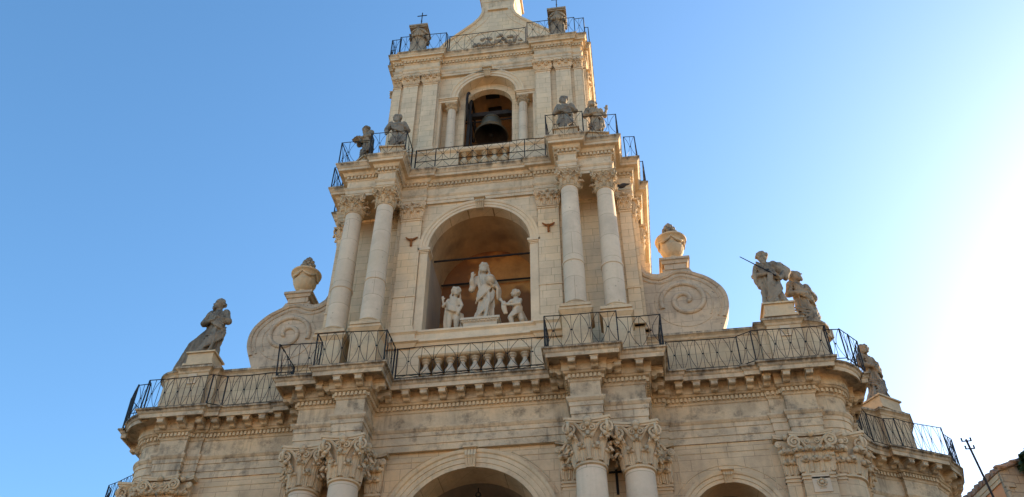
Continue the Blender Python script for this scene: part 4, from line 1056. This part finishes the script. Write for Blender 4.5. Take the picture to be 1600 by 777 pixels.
# saint with sword on the right wing
def st_sword():
    mb = MB(); H = 2.30
    cen = robe(mb, H, lean=(-.05,0), hips=-.5, seed=11, knee=.4, w=1.02, twist=-.4, flare=1.1)
    head(mb, (-.09,-.06,2.13), (-.18,-1,.0), 1.42, beard=.2); chain(mb, [(-.06,0,1.85),(-.09,-.03,2.05)], [.12,.085])
    chain(mb, [(-.30,0,1.78),(-.44,-.02,1.38),(-.12,-.28,1.26)], [.125,.12,.065]); hand(mb, (-.12,-.28,1.26), (1,-.1,-.25), (0,0,1), 1.2)
    chain(mb, [(.22,0,1.82),(.50,-.0,1.42),(.30,-.20,1.08)], [.14,.15,.07]); hand(mb, (.24,-.26,1.12), (-.6,-.4,.3), (0,0,1), 1.1)
    chain(mb, [(.1,.05,1.82),(.4,.06,1.75),(.58,.02,1.5),(.5,-.04,1.2)], [.14,.17,.15,.10])
    swag(mb, cen, H, .84, -1.0, .58, 1.2, .05, 1.12, k=4); swag(mb, cen, H, .52, 1.5, .10, -.9, .045, 1.10, k=4, spread=.05)
    for j in range(4): mb.tube([(-.42+.03*j,-.10+.07*j,1.42),(-.46+.04*j,-.08+.07*j,1.15),(-.38+.05*j,-.02+.05*j,.85)], [.07,.075,.03], 7)
    for j in range(3): mb.tube([(.05-.05*j,-.35,1.25),(-.02-.06*j,-.33,.8),(-.1-.05*j,-.28,.3)], [.03,.045,.03], 7)
    mb.ball((-.1,-.30,.05), .11, sx=.7, sy=1.5, sz=.6, seg=8, rings=6); mb.ball((.14,-.33,.05), .11, sx=.7, sy=1.5, sz=.6, seg=8, rings=6)
    sw = MB(); sw.tube([(.02,-.36,1.20),(-.86,-.50,1.86)], [.024,.014], 5); sw.tube([(-.15,-.46,1.26),(-.02,-.30,1.40)], .022, 5)
    sw.tube([(.02,-.36,1.20),(.12,-.33,1.12)], .022, 6); sw.ball((.13,-.33,1.115), .035, seg=8, rings=6)
    return remesh(mb, .019, 'figure', .017, 8), [('sword', sw, M['iron'])]
me, ex = st_sword()
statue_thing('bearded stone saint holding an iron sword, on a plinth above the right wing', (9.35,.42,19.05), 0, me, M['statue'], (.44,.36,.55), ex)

# generic variants
def st_generic(H, seed, look=(0,-1,0), beard=.1, lean=(0,0), hips=.3, arms='crossed', w=1.0, long_hair=False, knee=.4, cloak=0, flare=1.15, fold=.026, hood=False, hair=1, hs=1.36):
    mb = MB(); cen = robe(mb, H, lean=lean, hips=hips, seed=seed, knee=knee, w=w, twist=.5, flare=flare)
    k = H/2.2; hx, hy = lean[0]*.95 + cen[-1][0]-lean[0]*.97, lean[1]*.95
    chain(mb, [(hx*.9,hy*.9,H*.80),(hx,hy-.02,H*.90)], [.12*k,.085*k]); head(mb, (hx, hy-.05, H*.925), look, hs*k, beard=beard, long_hair=long_hair, hood=hood, hair=hair)
    sx, sy = lean[0]*.8, lean[1]*.8; z = H*.80
    def C(pts, rad): chain(mb, [(sx+x*k, sy+y*k, z+zz*k) for x, y, zz in pts], [q*k for q in rad])
    def Hn(p, d, up): hand(mb, (sx+p[0]*k, sy+p[1]*k, z+p[2]*k), d, up, 1.15*k)
    if arms == 'crossed':
        C([(-.25,0,-.02),(-.40,-.03,-.42),(-.08,-.27,-.50)], [.12,.12,.065]); Hn((-.08,-.27,-.50), (1,-.1,.2), (0,0,1))
        C([(.25,0,-.02),(.40,-.03,-.40),(.10,-.27,-.36)], [.12,.125,.065]); Hn((.10,-.27,-.36), (-1,-.1,.3), (0,0,1))
    elif arms == 'book':
        C([(-.25,0,-.02),(-.38,-.08,-.40),(-.22,-.34,-.46)], [.12,.12,.06]); Hn((-.22,-.34,-.46), (.2,-1,.1), (1,0,0))
        C([(.25,0,-.02),(.34,-.10,-.40),(.06,-.34,-.48)], [.12,.12,.06]); Hn((.06,-.34,-.48), (-.6,-1,.1), (0,0,1))
    elif arms == 'raised':
        C([(.27,0,0),(.44,-.04,-.34),(.52,-.12,-.02)], [.12,.11,.06]); Hn((.52,-.12,-.02), (.0,-.1,1), (-1,0,0))
        C([(-.25,0,-.02),(-.38,-.04,-.42),(-.05,-.27,-.46)], [.12,.12,.06]); Hn((-.05,-.27,-.46), (1,-.1,.2), (0,0,1))
    elif arms == 'down':
        C([(-.27,0,0),(-.42,-.04,-.38),(-.38,-.14,-.66)], [.125,.115,.07]); Hn((-.38,-.14,-.66), (0,-.2,-1), (1,0,0))
        C([(.25,0,-.02),(.42,-.0,-.40),(.16,-.26,-.32)], [.12,.13,.065]); Hn((.16,-.26,-.32), (-1,-.1,.4), (0,0,1))
    if cloak:
        for j in range(7):
            q = j/6; mb.tube([(sx-.05-.05*j,.10,z-.15),(sx-(.10+.20*q)*1.0*cloak,.10+.05*q,z*.66),(sx-(.22+.55*q)*cloak,.12,z*.36),(sx-(.30+.85*q)*cloak,.12,.0-.42*q)], [.08,.10,.105,.07], 8)
    swag(mb, cen, H, .80, -1.0, .56, 1.3, .045*k, 1.10, k=4, w=w); swag(mb, cen, H, .50, 1.6, .12, -1.0, .045*k, 1.10, k=4, w=w, spread=.055)
    swag(mb, cen, H, .45, -2.0, .30, .5, .035*k, 1.12, k=3, w=w)
    return remesh(mb, .019, 'figure', fold, seed)
# left wing: head turned to the left, cloak falling behind the plinth
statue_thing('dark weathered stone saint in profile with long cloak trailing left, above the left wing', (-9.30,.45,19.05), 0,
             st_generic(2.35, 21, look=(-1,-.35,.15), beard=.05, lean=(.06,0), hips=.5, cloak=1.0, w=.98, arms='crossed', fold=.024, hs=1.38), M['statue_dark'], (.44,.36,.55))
# right wing, behind the one with the sword
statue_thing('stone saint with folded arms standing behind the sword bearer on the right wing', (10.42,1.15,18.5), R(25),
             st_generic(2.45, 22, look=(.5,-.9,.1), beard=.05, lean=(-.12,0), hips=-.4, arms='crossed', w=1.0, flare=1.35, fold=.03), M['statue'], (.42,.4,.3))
# upper terrace, four
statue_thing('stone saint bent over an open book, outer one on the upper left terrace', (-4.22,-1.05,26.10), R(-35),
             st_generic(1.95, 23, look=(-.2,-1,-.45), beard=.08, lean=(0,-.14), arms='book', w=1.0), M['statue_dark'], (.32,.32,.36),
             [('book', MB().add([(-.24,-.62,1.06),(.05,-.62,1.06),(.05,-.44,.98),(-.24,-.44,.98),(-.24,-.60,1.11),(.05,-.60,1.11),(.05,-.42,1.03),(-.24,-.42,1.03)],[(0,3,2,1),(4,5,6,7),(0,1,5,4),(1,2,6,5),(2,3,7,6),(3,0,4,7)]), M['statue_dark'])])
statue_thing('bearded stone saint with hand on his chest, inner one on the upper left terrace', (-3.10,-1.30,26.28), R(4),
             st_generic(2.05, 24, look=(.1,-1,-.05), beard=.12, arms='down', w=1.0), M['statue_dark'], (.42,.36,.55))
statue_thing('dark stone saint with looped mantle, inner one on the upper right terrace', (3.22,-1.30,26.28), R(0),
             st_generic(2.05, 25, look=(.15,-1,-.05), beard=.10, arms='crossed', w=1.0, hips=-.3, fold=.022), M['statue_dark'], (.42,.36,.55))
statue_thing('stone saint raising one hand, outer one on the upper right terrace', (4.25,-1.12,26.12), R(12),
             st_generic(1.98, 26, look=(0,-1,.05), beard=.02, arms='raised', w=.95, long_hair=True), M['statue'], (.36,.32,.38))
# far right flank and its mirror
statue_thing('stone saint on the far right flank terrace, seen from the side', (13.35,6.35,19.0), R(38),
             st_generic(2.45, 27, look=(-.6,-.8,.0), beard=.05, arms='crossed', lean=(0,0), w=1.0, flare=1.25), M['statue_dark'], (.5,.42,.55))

# ------------------------------------------------------------------ neighbouring house
hs_ = thing('neighbour_house', 'house corner with orange plaster side wall, stone gable wall and tiled eaves', 'house', (10.976,-6.727,0), math.atan2(.2347,.972))
b = MB(); b.add([(0,0,0),(0,9,0),(0,9,9.57),(0,0,9.57)], [(0,1,2,3)]); b.box(.004,.3,.01,9,0,9.3); b.build('side_wall', M['orange'], hs_)
b = MB(); b.prism_xz([(-.03,0),(6,0),(6,11.84),(-.03,9.57)], -.06, -.002); b.tube([(0.0,-.07,0),(0.0,-.07,9.3)],.035,6); b.box(-.06,.16,-.10,-.061,9.26,9.36); b.build('gable_wall', M['rubble'], hs_)
b = MB(); b.box(-.03,.0,.0,9,9.40,9.47); b.box(-.045,.0,.0,9,9.471,9.56); b.build('eaves_cornice', M['carved'], hs_)
b = MB(); z0_ = 9.58
b.add([(-.06,-.12,z0_),(-.06,9,z0_),(6.2,9,z0_+2.37),(6.2,-.12,z0_+2.37),(-.06,-.12,z0_+.03),(-.06,9,z0_+.05),(6.2,9,z0_+2.42),(6.2,-.12,z0_+2.42)], [(0,1,2,3),(4,7,6,5),(0,3,7,4),(0,4,5,1)])
for i in range(62): y = -.08+9*i/62; b.tube([(-.08-.015*(i%3),y,z0_+.035),(6.2,y,z0_+2.42)], .05, 8)
for i in range(20): t = i/19; b.ball((.0+6.2*t,-.10,z0_+.06+2.33*t), .085, sx=1.7, sz=.5, seg=7, rings=5)
b.build('roof', M['tile'], hs_)
def bush(name, lab, loc, r_, n, sd, par=None):
    rr = random.Random(sd); b = MB()
    for _ in range(n):
        d = Vector((rr.gauss(0,1),rr.gauss(0,1),rr.gauss(0,1))).normalized()*r_*rr.uniform(.35,1.05); d.z *= .8
        s = rr.uniform(.05,.11); a = Vector((rr.gauss(0,1),rr.gauss(0,1),rr.gauss(0,1))).normalized(); c = a.orthogonal().normalized()*s; e = a.cross(c).normalized()*s*.5
        b.add([d-c, d+e, d+c, d-e], [(0,1,2,3)])
    t = thing(name, lab, 'bush', loc); b.build('foliage', M['leaf'], t)
    MB().tube([(0,0,-r_),(.05,0,-.1),(0,.05,r_*.5)], [.05,.04,.02], 6).build('stem', M['wood'], t)
bush('bush', 'dark green bush growing on top of the neighbouring stone wall', (11.64,-6.88,9.68), .30, 1100, 3)

# unseen houses added behind the camera to bounce sunlight on to the shaded front
for i, (x, w, h, c, lab) in enumerate(((-30,15,12,(.62,.44,.27),'unseen ochre house added across the square for bounce light'),(-15.2,14,14,(.66,.55,.40),'unseen cream house added for bounce light, tallest of the row'),
        (-.8,15,12.5,(.62,.40,.27),'unseen rose plaster house added across the square for bounce light'),(14.4,14,13.5,(.66,.50,.31),'unseen yellow plaster house added across the square for bounce light'),(29,15,12,(.60,.50,.38),'unseen pale stone house added at the right end for bounce light'))):
    t = thing('fill_house', lab, 'house', (x,-37,0), PI, 'unseen houses added for bounce light')
    m_ = mat('fill_house_plaster', c, streak=.3, var=.08)
    b = MB(); b.box(-w/2,w/2,0,9,0,h); b.build('wall', m_, t)
    b = MB(); b.box(-w/2-.1,w/2+.1,-.5,0-.003,h-.25,h); b.build('cornice', M['carved'], t)
    b = MB(); b.add([(-w/2-.2,-.6,h+.01),(w/2+.2,-.6,h+.01),(w/2+.2,4.5,h+2),(-w/2-.2,4.5,h+2),(w/2+.2,9.4,h+.01),(-w/2-.2,9.4,h+.01)], [(0,1,2,3),(3,2,4,5),(0,3,5),(1,4,2)]); b.build('roof', M['tile'], t)
    for k in range(3):
        for r_ in range(3):
            xx = -w/2+w*(k+.5)/3; z = 1.2+r_*3.8 if r_ else .1
            f = MB().box(xx-.75,xx+.75,-.08,-.004,z,z+2.4).build('window' if (r_ or k != 1) else 'door', M['white'], t)
            MB().box(xx-.6,xx+.6,-.10,-.081,z+.15,z+2.25).build('shutter', M['wood'], f)

t = thing('shade_palazzo', 'unseen palazzo added to shade the lower right flank of the church', 'palazzo', (28,0,0))  # unseen block added to keep sun off the lower right flank
pm_ = mat('shade_palazzo_plaster', (.58,.46,.32), streak=.4)
MB().box(0,14,8,24.5,0,27.6).build('wall', pm_, t); MB().box(-.4,14.4,7.6,24.9,27.6,28.0).build('cornice', M['carved'], t)
for k in range(5):
    for r_ in range(5):
        y = 9.8+3.2*k; z = 2+4.7*r_; f = MB().box(-.08,-.004,y-.7,y+.7,z,z+2.5).build('window', M['white'], t)
        MB().box(-.10,-.081,y-.55,y+.55,z+.15,z+2.35).build('shutter', M['wood'], f)

# service mast beside the house
ms = thing('utility_mast', 'thin rusty steel mast with two short crossarms in front of the orange house', 'mast', (10.98,-7.9,0))
MB().tube([(0,0,0),(-.81,0,9.66)], .018, 8).build('pole', M['wood'], ms)
for z, w in ((9.63,.075),(9.48,.07)):
    a = MB(); x = -.81*z/9.66; a.tube([(x-w,0,z),(x+w,0,z)], .011, 6)
    for s in (-1,1): a.tube([(x+s*w,0,z-.005),(x+s*w,0,z+.045)], .014, 6); a.ball((x+s*w,0,z+.05), .017, seg=8, rings=5)
    a.build('crossarm', M['wood'], ms)
